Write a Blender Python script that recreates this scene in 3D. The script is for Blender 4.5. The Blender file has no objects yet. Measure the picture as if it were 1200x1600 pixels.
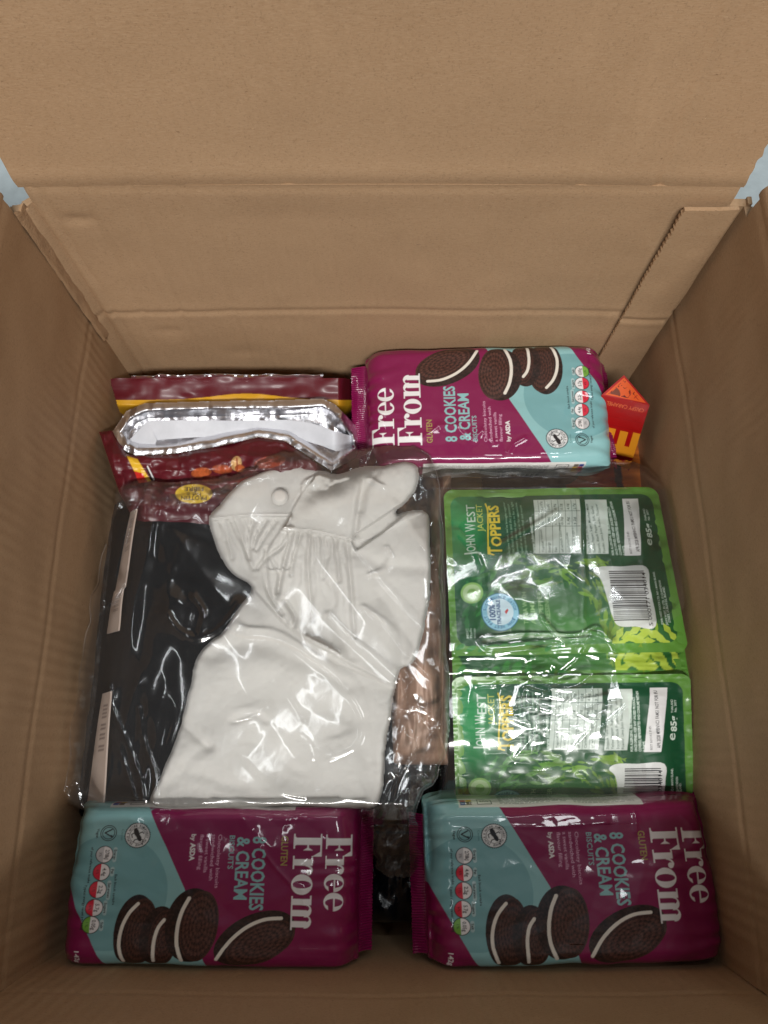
import bpy, math, random
import numpy as np

# ------------------------------------------------------------------ camera, world, lamps
SC = bpy.context.scene
COL = SC.collection
F_PX, TILT, CAMZ = 1150.0, math.radians(17.43), 0.655
cd = bpy.data.cameras.new('camera'); cam = bpy.data.objects.new('camera', cd); COL.objects.link(cam)
cd.sensor_fit = 'HORIZONTAL'; cd.sensor_width = 36.0; cd.lens = 36.0 * F_PX / 1200.0
cd.clip_start = 0.01; cd.clip_end = 50
cam.location = (0, 0, CAMZ); cam.rotation_euler = (TILT, 0, 0)
SC.camera = cam
w = bpy.data.worlds.new('World'); SC.world = w; w.use_nodes = True
w.node_tree.nodes['Background'].inputs[0].default_value = (0.93, 0.97, 1.0, 1)
w.node_tree.nodes['Background'].inputs[1].default_value = 0.06
def lamp(name, loc, target, sx, sy, power, col):
    l = bpy.data.lights.new(name, 'AREA'); l.shape = 'RECTANGLE'; l.size = sx; l.size_y = sy
    l.energy = power; l.color = col
    o = bpy.data.objects.new(name, l); COL.objects.link(o); o.location = loc
    d = np.array(target) - np.array(loc)
    from mathutils import Vector
    o.rotation_euler = Vector(d).to_track_quat('-Z', 'Y').to_euler()
    return o
lamp('ceiling_lamp', (0.06, -1.27, 2.4), (0, 0.1, 0.1), 1.3, 0.22, 66, (1.0, 0.98, 0.95))
lamp('ceiling_lamp', (0.60, 0.30, 2.4), (0.60, 0.30, 0.0), 0.22, 0.45, 4.6, (0.95, 0.98, 1.0))
lamp('ceiling_lamp', (0.30, 1.22, 2.4), (0.30, 1.22, 0.0), 1.0, 0.05, 4.4, (0.95, 0.98, 1.0))
lamp('ceiling_lamp', (-0.42, 0.30, 2.4), (-0.42, 0.30, 0.0), 0.05, 0.8, 1.9, (0.95, 0.98, 1.0))
vs = SC.view_settings
vs.view_transform = 'Standard'; vs.look = 'None'; vs.exposure = 0.0; vs.gamma = 1.0; vs.use_curve_mapping = False
SC.cycles.use_denoising = True
SC.cycles.transparent_max_bounces = 24
SC.cycles.max_bounces = 8

# ------------------------------------------------------------------ small maths
RNG = np.random.default_rng(7)
CT, ST = math.cos(TILT), math.sin(TILT)
def ray(u, v):
    a = (np.asarray(u, float) - 600) / F_PX; b = (800 - np.asarray(v, float)) / F_PX
    return a, ST + b * CT, -CT + b * ST
def P(u, v, z):                      # the world point that lies at height z
    a, y, zz = ray(u, v); t = (z - CAMZ) / zz
    return np.stack([a * t, y * t, np.broadcast_to(z, np.shape(a * t)) * 1.0], -1)
def lin(c):
    c = np.asarray(c, float) / 255.0
    return np.where(c <= 0.04045, c / 12.92, ((c + 0.055) / 1.055) ** 2.4)
def sstep(a, b, x):
    t = np.clip((x - a) / (b - a), 0, 1); return t * t * (3 - 2 * t)
def vnoise(x, y, seed=0):
    tab = np.random.default_rng(seed).random((128, 128))
    xi = np.floor(x).astype(int); yi = np.floor(y).astype(int)
    fx = x - xi; fy = y - yi
    fx = fx * fx * fx * (fx * (fx * 6 - 15) + 10); fy = fy * fy * fy * (fy * (fy * 6 - 15) + 10)
    a = tab[xi % 128, yi % 128]; b = tab[(xi + 1) % 128, yi % 128]
    c = tab[xi % 128, (yi + 1) % 128]; d = tab[(xi + 1) % 128, (yi + 1) % 128]
    return ((a * (1 - fx) + b * fx) * (1 - fy) + (c * (1 - fx) + d * fx) * fy) * 2 - 1
def fbm(x, y, seed=0, o=3):
    s = 0; amp = 1.0
    for k in range(o):
        s = s + amp * vnoise(x * 2 ** k + 17.3 * k, y * 2 ** k + 5.1 * k, seed + k); amp *= 0.5
    return s
def ridged(x, y, seed=0, o=3):       # sharp crests: crumpled film and foil
    s = 0; amp = 1.0
    for k in range(o):
        s = s + amp * (1 - np.abs(vnoise(x * 2 ** k + 3.7 * k, y * 2 ** k + 9.1 * k, seed + k)) * 1.6); amp *= 0.5
    return s
def facet(x, y, seed=0):             # piecewise flat facets with sharp creases, like tight film
    tab = np.random.default_rng(seed + 900).random((128, 128))
    x, y = x + .35 * vnoise(x * .6, y * .6, seed + 1), y + .35 * vnoise(x * .6 + 9, y * .6, seed + 2)
    q = (x + y) * .366; xs, ys = x + q, y + q
    i = np.floor(xs).astype(int); j = np.floor(ys).astype(int); fx, fy = xs - i, ys - j
    a = tab[i % 128, j % 128]; b = tab[(i + 1) % 128, j % 128]; c = tab[i % 128, (j + 1) % 128]; d = tab[(i + 1) % 128, (j + 1) % 128]
    return np.where(fx > fy, a + (b - a) * fx + (d - b) * fy, a + (c - a) * fy + (d - c) * fx) * 2 - 1
def seg_dist(X, Y, pts, closed=False):
    d = np.full(np.shape(X), 1e9); n = len(pts)
    for i in range(n if closed else n - 1):
        x0, y0 = pts[i]; x1, y1 = pts[(i + 1) % n]
        dx, dy = x1 - x0, y1 - y0
        t = np.clip(((X - x0) * dx + (Y - y0) * dy) / (dx * dx + dy * dy + 1e-12), 0, 1)
        d = np.minimum(d, np.hypot(X - x0 - t * dx, Y - y0 - t * dy))
    return d
def inside(X, Y, pts):
    r = np.zeros(np.shape(X), bool); n = len(pts)
    for i in range(n):
        x0, y0 = pts[i]; x1, y1 = pts[(i + 1) % n]
        if y0 == y1: continue
        r ^= ((y0 > Y) != (y1 > Y)) & (X < (x1 - x0) * (Y - y0) / (y1 - y0) + x0)
    return r
def sdist(X, Y, pts):                # positive inside
    return np.where(inside(X, Y, pts), 1, -1) * seg_dist(X, Y, pts, True)
def smooth_poly(pts, closed=True, k=6):
    out = []; n = len(pts)
    rng = range(n) if closed else range(n - 1)
    for i in rng:
        p0 = pts[(i - 1) % n] if closed or i > 0 else pts[i]
        p1 = pts[i]; p2 = pts[(i + 1) % n]
        p3 = pts[(i + 2) % n] if closed or i + 2 < n else p2
        for j in range(k):
            t = j / k
            out.append(tuple(0.5 * (2 * p1[q] + (p2[q] - p0[q]) * t + (2 * p0[q] - 5 * p1[q] + 4 * p2[q] - p3[q]) * t * t
                                    + (3 * p1[q] - p0[q] - 3 * p2[q] + p3[q]) * t ** 3) for q in (0, 1)))
    if not closed: out.append(tuple(pts[-1]))
    return out
def blur(A, r, n=2):
    for _ in range(n):
        for ax in (0, 1):
            k = 2 * r + 1
            pad = [(0, 0), (0, 0)]; pad[ax] = (r + 1, r)
            B = np.cumsum(np.pad(A, pad, mode='edge'), axis=ax)
            A = (np.take(B, range(k, B.shape[ax]), ax) - np.take(B, range(0, B.shape[ax] - k), ax)) / k
    return A

# ------------------------------------------------------------------ objects
def raw(name, verts, faces, mat, parent=None, cols=None, smooth=True):
    me = bpy.data.meshes.new(name)
    verts = np.asarray(verts, np.float32)
    if isinstance(faces, np.ndarray):
        nf, k = faces.shape
        me.vertices.add(len(verts)); me.vertices.foreach_set('co', verts.ravel())
        me.loops.add(nf * k); me.loops.foreach_set('vertex_index', faces.astype(np.int32).ravel())
        me.polygons.add(nf); me.polygons.foreach_set('loop_start', np.arange(0, nf * k, k, dtype=np.int32))
        me.update(calc_edges=True)
    else:
        me.from_pydata([tuple(map(float, p)) for p in verts], [], faces)
    if cols is not None:
        at = me.color_attributes.new('Print', 'FLOAT_COLOR', 'POINT')
        c4 = np.ones((len(verts), 4), np.float32); c4[:, :3] = cols
        at.data.foreach_set('color', c4.ravel())
    me.polygons.foreach_set('use_smooth', [bool(smooth)] * len(me.polygons))
    me.validate(); me.update()
    o = bpy.data.objects.new(name, me); COL.objects.link(o)
    if mat: me.materials.append(mat)
    if parent: o.parent = parent
    return o
def grid(name, V, mat, parent=None, mask=None, cols=None, wrap=False, flip=False, smooth=True):
    n, m = V.shape[:2]
    idx = np.arange(n * m).reshape(n, m)
    if wrap: idx = np.concatenate([idx, idx[:1]], 0)
    q = np.stack([idx[:-1, :-1], idx[1:, :-1], idx[1:, 1:], idx[:-1, 1:]], -1)
    if flip: q = q[..., ::-1]
    if mask is not None:
        keep = mask[:-1, :-1] & mask[1:, :-1] & mask[1:, 1:] & mask[:-1, 1:]
        q = q[keep]
    f = q.reshape(-1, 4)
    used = np.unique(f); remap = np.full(n * m, -1); remap[used] = np.arange(len(used))
    vv = V.reshape(-1, 3)[used]
    cc = None if cols is None else cols.reshape(-1, 3)[used]
    return raw(name, vv, remap[f], mat, parent, cc, smooth)
def thing(name, label, cat, loc=(0, 0, 0), group=None):
    o = bpy.data.objects.new(name, None); COL.objects.link(o); o.location = loc; o.empty_display_size = 0.02
    tag(o, label, cat, group); return o
def tag(o, label=None, cat=None, group=None, kind=None):
    if label: o['label'] = label
    if cat: o['category'] = cat
    if group: o['group'] = group
    if kind: o['kind'] = kind
    return o
def box(name, x0, x1, y0, y1, z0, z1, mat, parent=None, bev=0.0):
    v = [(x, y, z) for x in (x0, x1) for y in (y0, y1) for z in (z0, z1)]
    f = [(0, 1, 3, 2), (4, 6, 7, 5), (0, 4, 5, 1), (2, 3, 7, 6), (0, 2, 6, 4), (1, 5, 7, 3)]
    o = raw(name, v, f, mat, parent, smooth=False)
    if bev:
        b = o.modifiers.new('bevel', 'BEVEL'); b.width = bev; b.segments = 2
    return o
def thick(o, t, off=-1.0):
    s = o.modifiers.new('thickness', 'SOLIDIFY'); s.thickness = t; s.offset = off
    e = o.modifiers.new('edges', 'EDGE_SPLIT'); e.split_angle = math.radians(50); return o

# ------------------------------------------------------------------ materials
def new_mat(name):
    m = bpy.data.materials.new(name); m.use_nodes = True
    nt = m.node_tree; b = nt.nodes['Principled BSDF']
    return m, nt, b
def N(nt, t, **kw):
    n = nt.nodes.new(t)
    for k, v in kw.items(): setattr(n, k, v)
    return n
def mix_col(nt, fac, a, b, mode='MIX'):
    m = N(nt, 'ShaderNodeMix', data_type='RGBA', blend_type=mode)
    for s, val in ((0, fac), (6, a), (7, b)):
        if hasattr(val, 'is_linked'): nt.links.new(val, m.inputs[s])
        elif s == 0: m.inputs[0].default_value = val
        else: m.inputs[s].default_value = (*val, 1)
    return m.outputs[2]
def ramp(nt, src, p0, p1, c0=(0, 0, 0), c1=(1, 1, 1)):
    r = N(nt, 'ShaderNodeValToRGB')
    r.color_ramp.elements[0].position = p0; r.color_ramp.elements[1].position = p1
    r.color_ramp.elements[0].color = (*c0, 1); r.color_ramp.elements[1].color = (*c1, 1)
    nt.links.new(src, r.inputs[0]); return r.outputs[0]
def noise(nt, vec, scale, detail=3, rough=0.6):
    n = N(nt, 'ShaderNodeTexNoise'); n.inputs['Scale'].default_value = scale
    n.inputs['Detail'].default_value = detail; n.inputs['Roughness'].default_value = rough
    nt.links.new(vec, n.inputs['Vector']); return n.outputs['Fac']
def mapped(nt, sc=(1, 1, 1)):
    t = N(nt, 'ShaderNodeTexCoord'); m = N(nt, 'ShaderNodeMapping'); m.inputs['Scale'].default_value = sc
    nt.links.new(t.outputs['Object'], m.inputs['Vector']); return m.outputs['Vector']
def bump(nt, b, h, strength, dist):
    n = N(nt, 'ShaderNodeBump'); n.inputs['Strength'].default_value = strength; n.inputs['Distance'].default_value = dist
    nt.links.new(h, n.inputs['Height']); nt.links.new(n.outputs[0], b.inputs['Normal']); return n
def cardboard(name, axis):
    """kraft liner: fibres, flecks and the faint washboard of the flutes running up the wall"""
    m, nt, b = new_mat(name)
    fs = (110, 110, 900) if axis != 'z' else (55, 420, 300)
    fib = noise(nt, mapped(nt, fs), 3.0, 4, 0.7)
    big = noise(nt, mapped(nt), 9.0, 4, 0.6)
    fine = noise(nt, mapped(nt), 900.0, 2, 0.6)
    c = mix_col(nt, ramp(nt, big, 0.3, 0.72), lin((162, 131, 99)), lin((173, 141, 108)))
    c = mix_col(nt, ramp(nt, fib, 0.36, 0.70), c, lin((181, 151, 120)))
    c = mix_col(nt, ramp(nt, fine, 0.30, 0.44, (0.35,) * 3, (0, 0, 0)), c, lin((122, 96, 70)))
    fl = noise(nt, mapped(nt, (330, 330, 900)), 1.0, 1, 0.4)
    c = mix_col(nt, ramp(nt, fl, 0.765, 0.80, (0, 0, 0), (0.5,) * 3), c, lin((105, 78, 54)))
    fl2 = noise(nt, mapped(nt, (400, 400, 1200)), 1.3, 1, 0.4)
    c = mix_col(nt, ramp(nt, fl2, 0.765, 0.80, (0, 0, 0), (0.45,) * 3), c, lin((214, 184, 150)))
    nt.links.new(c, b.inputs['Base Color'])
    sc = ramp(nt, noise(nt, mapped(nt, (1.0, 1.0, .35)), 14.0, 5, .75), .60, .74, (0, 0, 0), (.35,) * 3)      # rubbed patches
    c = mix_col(nt, sc, c, lin((192, 160, 126)))
    nt.links.new(c, b.inputs['Base Color'])
    b.inputs['Roughness'].default_value = 0.66; b.inputs['Specular IOR Level'].default_value = 0.28
    wv = N(nt, 'ShaderNodeTexWave', wave_type='BANDS', bands_direction='X' if axis == 'x' else 'Y')
    wv.inputs['Scale'].default_value = 40.0; wv.inputs['Distortion'].default_value = 1.2; wv.inputs['Detail'].default_value = 1
    nt.links.new(mapped(nt), wv.inputs['Vector'])
    pres = ramp(nt, noise(nt, mapped(nt, (1, 1, 1)), 7.0, 2), 0.42, 0.68)
    mul = N(nt, 'ShaderNodeMath', operation='MULTIPLY'); nt.links.new(wv.outputs['Fac'], mul.inputs[0]); nt.links.new(pres, mul.inputs[1])
    add = N(nt, 'ShaderNodeMath', operation='MULTIPLY_ADD'); add.inputs[1].default_value = 0.35
    nt.links.new(fib, add.inputs[0]); nt.links.new(mul.outputs[0], add.inputs[2])
    bump(nt, b, add.outputs[0], 0.32, 0.0013)
    return m
def plain(name, c, rough=0.5, metal=0.0, spec=0.5, bs=0, bd=0.0, bstr=0.3, coat=0.0):
    m, nt, b = new_mat(name)
    v = noise(nt, mapped(nt), 60.0, 3)
    cc = mix_col(nt, ramp(nt, v, 0.3, 0.7), np.array(lin(c)) * 0.9, np.minimum(np.array(lin(c)) * 1.06, 1))
    nt.links.new(cc, b.inputs['Base Color'])
    b.inputs['Roughness'].default_value = rough; b.inputs['Metallic'].default_value = metal
    b.inputs['Specular IOR Level'].default_value = spec
    b.inputs['Coat Weight'].default_value = coat; b.inputs['Coat Roughness'].default_value = 0.08
    if bs: bump(nt, b, noise(nt, mapped(nt), bs, 3), bstr, bd)
    return m
def printed(name, rough=0.34, coat=0.35, coat_r=0.12, spec=0.5, grain=260.0, bstr=0.12):
    m, nt, b = new_mat(name)
    a = N(nt, 'ShaderNodeAttribute', attribute_name='Print')
    nt.links.new(a.outputs['Color'], b.inputs['Base Color'])
    b.inputs['Roughness'].default_value = rough; b.inputs['Coat Weight'].default_value = coat
    b.inputs['Coat Roughness'].default_value = coat_r; b.inputs['Specular IOR Level'].default_value = spec
    bump(nt, b, noise(nt, mapped(nt), grain, 2), bstr, 0.0004)
    return m
def film(name, haze=0.05, gloss=0.09, ior=1.5, milk=(0.8, 0.82, 0.84), strength=1.0):
    m = bpy.data.materials.new(name); m.use_nodes = True; nt = m.node_tree; nt.nodes.clear()
    out = N(nt, 'ShaderNodeOutputMaterial')
    tr = N(nt, 'ShaderNodeBsdfTransparent'); tr.inputs[0].default_value = (0.975, 0.98, 0.98, 1)
    df = N(nt, 'ShaderNodeBsdfDiffuse'); df.inputs[0].default_value = (*milk, 1)
    gl = N(nt, 'ShaderNodeBsdfGlossy'); gl.inputs['Roughness'].default_value = gloss; gl.inputs[0].default_value = (1, 1, 1, 1)
    fr = N(nt, 'ShaderNodeFresnel'); fr.inputs[0].default_value = ior
    mu = N(nt, 'ShaderNodeMath', operation='MULTIPLY'); mu.inputs[1].default_value = strength; mu.use_clamp = True
    bp = N(nt, 'ShaderNodeBump'); bp.inputs['Strength'].default_value = 0.06; bp.inputs['Distance'].default_value = 0.001
    nt.links.new(noise(nt, mapped(nt), 90.0, 2), bp.inputs['Height'])
    nt.links.new(bp.outputs[0], gl.inputs['Normal']); nt.links.new(bp.outputs[0], fr.inputs['Normal'])
    m1 = N(nt, 'ShaderNodeMixShader'); m1.inputs[0].default_value = haze
    m2 = N(nt, 'ShaderNodeMixShader')
    nt.links.new(tr.outputs[0], m1.inputs[1]); nt.links.new(df.outputs[0], m1.inputs[2])
    nt.links.new(fr.outputs[0], mu.inputs[0]); nt.links.new(mu.outputs[0], m2.inputs[0])
    nt.links.new(m1.outputs[0], m2.inputs[1]); nt.links.new(gl.outputs[0], m2.inputs[2])
    nt.links.new(m2.outputs[0], out.inputs[0])
    return m
M_CARD_X = cardboard('cardboard_across', 'x'); M_CARD_Y = cardboard('cardboard_along', 'y'); M_CARD_Z = cardboard('cardboard_floor', 'z')
M_TORN = plain('torn_cardboard', (164, 131, 98), 0.9, bs=700, bd=0.001, bstr=0.6)
M_WRAP = printed('cookie_wrapper', 0.40, 0.95, 0.06, spec=0.3, bstr=0.06)
M_POUCH = printed('pouch_laminate', 0.4, 0.3, 0.16, bstr=0.08)
M_FOILPRINT = printed('snack_laminate', 0.42, 0.15, 0.2, bstr=0.12)
M_CARTON = printed('carton_board', 0.36, 0.2, 0.2, bstr=0.05)
M_FOIL = plain('foil', (226, 226, 230), 0.33, 1.0, bs=160, bd=0.0006, bstr=0.10)
M_BRONZE = plain('bronze_foil', (170, 134, 112), 0.45, 0.12, bs=60, bd=0.001, bstr=0.3)
M_PAPER = plain('white_paper', (206, 209, 216), 0.55, bs=60, bd=0.0012, bstr=0.35)
M_DARKFILM = plain('dark_wrapper', (16, 17, 22), 0.22, 0.0, bs=120, bd=0.002, bstr=0.5)
M_NAVY = printed('navy_wrapper', 0.3, 0.4, 0.1)
M_INSERT = plain('insert_board', (196, 180, 165), 0.65, bs=300, bd=0.0003)
M_FILM = film('clear_polythene', 0.014, 0.10, 1.5, strength=1.5)
M_SEAM = film('polythene_seam', 0.08, 0.16, 1.5, strength=1.2)
M_FILM2 = film('clear_cellophane', 0.014, 0.10, 1.5, strength=2.0)
def cloth_mat(name, c, rough, sheen, weave):
    m, nt, b = new_mat(name)
    v = noise(nt, mapped(nt), 45.0, 3)
    cc = mix_col(nt, ramp(nt, v, 0.3, 0.7), np.array(lin(c)) * 0.95, np.minimum(np.array(lin(c)) * 1.03, 1))
    nt.links.new(cc, b.inputs['Base Color']); b.inputs['Roughness'].default_value = rough
    b.inputs['Specular IOR Level'].default_value = 0.15; b.inputs['Sheen Weight'].default_value = sheen
    b.inputs['Sheen Roughness'].default_value = 0.5
    bump(nt, b, noise(nt, mapped(nt), weave, 3, .7), 0.4, 0.0006)
    return m
M_CREAM = cloth_mat('cream_fabric', (205, 202, 197), 0.85, 0.15, 900)
_b = M_CREAM.node_tree.nodes['Principled BSDF']; _b.inputs['Subsurface Weight'].default_value = .25; _b.inputs['Subsurface Radius'].default_value = (1, .95, .9); _b.inputs['Subsurface Scale'].default_value = .003
M_BLACK = cloth_mat('black_fabric', (10, 9, 10), 0.9, 0.0, 500)
M_TABLE = plain('pale_laminate', (214, 228, 232), 0.5, bs=200, bd=0.0002)

# ------------------------------------------------------------------ flat print: painted into a colour field, then stored on the mesh
_TT = {}
def text_tris(s, bold=0.0):
    k = (s, bold)
    if k in _TT: return _TT[k]
    c = bpy.data.curves.new('lettering', 'FONT'); c.body = s; c.size = 1; c.resolution_u = 2; c.offset = bold
    o = bpy.data.objects.new('lettering', c); COL.objects.link(o)
    dg = bpy.context.evaluated_depsgraph_get(); me = o.evaluated_get(dg).to_mesh()
    me.calc_loop_triangles()
    co = np.array([v.co[:2] for v in me.vertices]); tr = np.array([t.vertices[:] for t in me.loop_triangles], int)
    o.evaluated_get(dg).to_mesh_clear(); bpy.data.objects.remove(o); bpy.data.curves.remove(c)
    _TT[k] = (co, tr); return co, tr
CAP = None
class Canvas:
    def __init__(s, x0, x1, y0, y1, res, bg):
        s.x0, s.y0, s.r = x0, y0, res
        s.w = int(round((x1 - x0) * res)); s.h = int(round((y1 - y0) * res))
        s.img = np.empty((s.h, s.w, 3), np.float32); s.img[:] = bg
    def win(s, x0, x1, y0, y1):
        i0 = max(0, int((x0 - s.x0) * s.r)); i1 = min(s.w, int((x1 - s.x0) * s.r) + 2)
        j0 = max(0, int((y0 - s.y0) * s.r)); j1 = min(s.h, int((y1 - s.y0) * s.r) + 2)
        if i1 <= i0 or j1 <= j0: return None
        X, Y = np.meshgrid((np.arange(i0, i1) + .5) / s.r + s.x0, (np.arange(j0, j1) + .5) / s.r + s.y0)
        return (slice(j0, j1), slice(i0, i1)), X, Y
    def fill(s, bb, fn, col, alpha=1.0):
        wv = s.win(*bb)
        if wv is None: return
        sl, X, Y = wv; m = np.asarray(fn(X, Y), np.float32) * alpha
        c = col(X, Y) if callable(col) else np.asarray(col, np.float32)
        s.img[sl] = s.img[sl] * (1 - m[..., None]) + c * m[..., None]
    def poly(s, pts, col, alpha=1.0):
        a = np.array(pts); s.fill((a[:, 0].min(), a[:, 0].max(), a[:, 1].min(), a[:, 1].max()), lambda X, Y: inside(X, Y, pts), col, alpha)
    def line(s, pts, wd, col, alpha=1.0, closed=False):
        a = np.array(pts); s.fill((a[:, 0].min() - wd, a[:, 0].max() + wd, a[:, 1].min() - wd, a[:, 1].max() + wd),
                                  lambda X, Y: seg_dist(X, Y, pts, closed) < wd / 2, col, alpha)
    def ell(s, cx, cy, rx, ry, col, ang=0, alpha=1.0, ring=None, fn=None):
        R = max(rx, ry); ca, sa = math.cos(math.radians(ang)), math.sin(math.radians(ang))
        def f(X, Y):
            a = ((X - cx) * ca + (Y - cy) * sa) / rx; b = (-(X - cx) * sa + (Y - cy) * ca) / ry
            d = np.hypot(a, b)
            m = d < 1
            if ring: m &= d > ring
            if fn: m &= fn(X, Y)
            return m
        s.fill((cx - R, cx + R, cy - R, cy + R), f, col, alpha)
    def rect(s, x0, x1, y0, y1, col, alpha=1.0):
        s.fill((x0, x1, y0, y1), lambda X, Y: (X >= x0) & (X <= x1) & (Y >= y0) & (Y <= y1), col, alpha)
    def text(s, st, org, e1, e2, length, cap, col, bold=0.0, alpha=1.0):
        """org = left end of the baseline, e1 the reading direction, e2 the letters' up direction"""
        global CAP
        if CAP is None: CAP = float(text_tris('H')[0][:, 1].max())
        co, tr = text_tris(st, bold)
        if not len(tr): return
        sx = length / max(1e-6, co[:, 0].max() - co[:, 0].min()); sy = cap / CAP
        gx = (co[:, 0] - co[:, 0].min()) * sx; gy = co[:, 1] * sy
        px = (org[0] + gx * e1[0] + gy * e2[0] - s.x0) * s.r; py = (org[1] + gx * e1[1] + gy * e2[1] - s.y0) * s.r
        col = np.asarray(col, np.float32)
        for a, b, c in tr:
            xa, xb, xc = px[a], px[b], px[c]; ya, yb, yc = py[a], py[b], py[c]
            i0 = max(0, int(min(xa, xb, xc))); i1 = min(s.w, int(max(xa, xb, xc)) + 2)
            j0 = max(0, int(min(ya, yb, yc))); j1 = min(s.h, int(max(ya, yb, yc)) + 2)
            if i1 <= i0 or j1 <= j0: continue
            X = np.arange(i0, i1)[None, :] + .5; Y = np.arange(j0, j1)[:, None] + .5
            d1 = (xb - xa) * (Y - ya) - (yb - ya) * (X - xa); d2 = (xc - xb) * (Y - yb) - (yc - yb) * (X - xb)
            d3 = (xa - xc) * (Y - yc) - (ya - yc) * (X - xc)
            m = ((d1 >= 0) & (d2 >= 0) & (d3 >= 0)) | ((d1 <= 0) & (d2 <= 0) & (d3 <= 0))
            if alpha < 1:
                s.img[j0:j1, i0:i1][m] = s.img[j0:j1, i0:i1][m] * (1 - alpha) + col * alpha
            else:
                s.img[j0:j1, i0:i1][m] = col
    def sample(s, X, Y, half):
        """box average of +-half px round each point"""
        if not hasattr(s, 'cs'):
            s.cs = np.zeros((s.h + 1, s.w + 1, 3)); s.cs[1:, 1:] = s.img.astype(np.float64).cumsum(0).cumsum(1)
        i0 = np.clip(((X - half - s.x0) * s.r).round().astype(int), 0, s.w - 1); i1 = np.clip(((X + half - s.x0) * s.r).round().astype(int), i0 + 1, s.w)
        j0 = np.clip(((Y - half - s.y0) * s.r).round().astype(int), 0, s.h - 1); j1 = np.clip(((Y + half - s.y0) * s.r).round().astype(int), j0 + 1, s.h)
        t = s.cs[j1, i1] - s.cs[j0, i1] - s.cs[j1, i0] + s.cs[j0, i0]
        return t / ((i1 - i0) * (j1 - j0))[..., None]
def fake_lines(c, x0, x1, y0, y1, n, along, col, alpha, seed, fill=0.55):
    """print too small to read: rows of broken dashes; along = 'y' for rows that run up the picture"""
    rg = np.random.default_rng(seed)
    for k in range(n):
        t = (k + 0.5) / n
        p = 0.0; end = 1.0 - 0.25 * rg.random()
        while p < end:
            q = min(end, p + 0.03 + 0.07 * rg.random())
            if along == 'y':
                xx = x0 + (x1 - x0) * t; hw = (x1 - x0) / n * fill / 2
                c.rect(xx - hw, xx + hw, y1 - (y1 - y0) * q, y1 - (y1 - y0) * p, col, alpha)
            else:
                yy = y0 + (y1 - y0) * t; hw = (y1 - y0) / n * fill / 2
                c.rect(x0 + (x1 - x0) * p, x0 + (x1 - x0) * q, yy - hw, yy + hw, col, alpha)
            p = q + 0.015

# fat-and-thin serif letters, one em = cap height; drawn as implicit shapes
def g_F(x, y):
    m = (x > .13) & (x < .37) & (y > 0) & (y < 1)
    m |= (x > .0) & (x < .50) & (y > 0) & (y < .055)
    m |= (x > .0) & (x < .76) & (y > .945) & (y < 1)
    m |= (x > .60) & (x < .76) & (y > .66 + (.76 - x) * 1.75) & (y < 1)
    m |= (x > .36) & (x < .56) & (y > .485) & (y < .54)
    m |= (x > .46) & (x < .56) & (np.abs(y - .512) < .02 + (x - .46) * 1.6)
    m |= (np.abs(x - .25) < .12 + np.clip(.13 - y, 0, 1) ** 2 * 7) & (y > 0) & (y < .13)
    return m
def g_r(x, y):
    m = (x > .11) & (x < .32) & (y > 0) & (y < .70)
    m |= (x > .0) & (x < .44) & (y > 0) & (y < .05)
    m |= (x > .0) & (x < .32) & (y > .65) & (y < .70)
    d = np.hypot((x - .47) / .175, (y - .47) / .24)
    m |= (d < 1) & (np.hypot((x - .50) / .165, (y - .40) / .25) > 1) & (x > .30) & (y > .45)
    m |= np.hypot(x - .535, y - .585) < .095
    return m
def g_e(x, y):
    d = np.hypot((x - .32) / .31, (y - .345) / .37); i = np.hypot((x - .345) / .135, (y - .36) / .325)
    m = (d < 1) & (i > 1)
    m &= ~((x > .34) & (y < .345) & (y > .13 + (x - .34) * .12))
    m |= (y > .345) & (y < .395) & (x > .15) & (x < .61)
    return m
def g_o(x, y):
    return (np.hypot((x - .34) / .335, (y - .345) / .37) < 1) & (np.hypot((x - .34) / .125, (y - .345) / .325) > 1)
def g_m(x, y):
    m = np.zeros(np.shape(x), bool)
    for k, x0 in enumerate((.11, .47, .83)):
        m |= (x > x0) & (x < x0 + .20) & (y > 0) & (y < (.70 if k == 0 else .55))
        m |= (x > x0 - .09) & (x < x0 + .29) & (y > 0) & (y < .05)
        if k:
            m |= (np.hypot((x - x0 - .015) / .215, (y - .50) / .21) < 1) & (np.hypot((x - x0 + .06) / .10, (y - .46) / .18) > 1) & (y > .46) & (x > x0 - .17)
    m |= (x > 0) & (x < .31) & (y > .65) & (y < .70)
    return m
GLY = {'F': (g_F, .74), 'r': (g_r, .60), 'e': (g_e, .64), 'o': (g_o, .70), 'm': (g_m, 1.14)}
def serif(c, word, x0, y0, S, length, col):
    tot = sum(GLY[ch][1] for ch in word); k = length / (tot * S); adv = 0
    for ch in word:
        fn, wd = GLY[ch]; ys = y0 + adv * S * k
        c.fill((x0 - .05 * S, x0 + 1.05 * S, ys - .1 * S, ys + (wd + .15) * S * k),
               lambda X, Y, fn=fn, ys=ys: fn((Y - ys) / (S * k), (X - x0) / S), col)
        adv += wd

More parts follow.
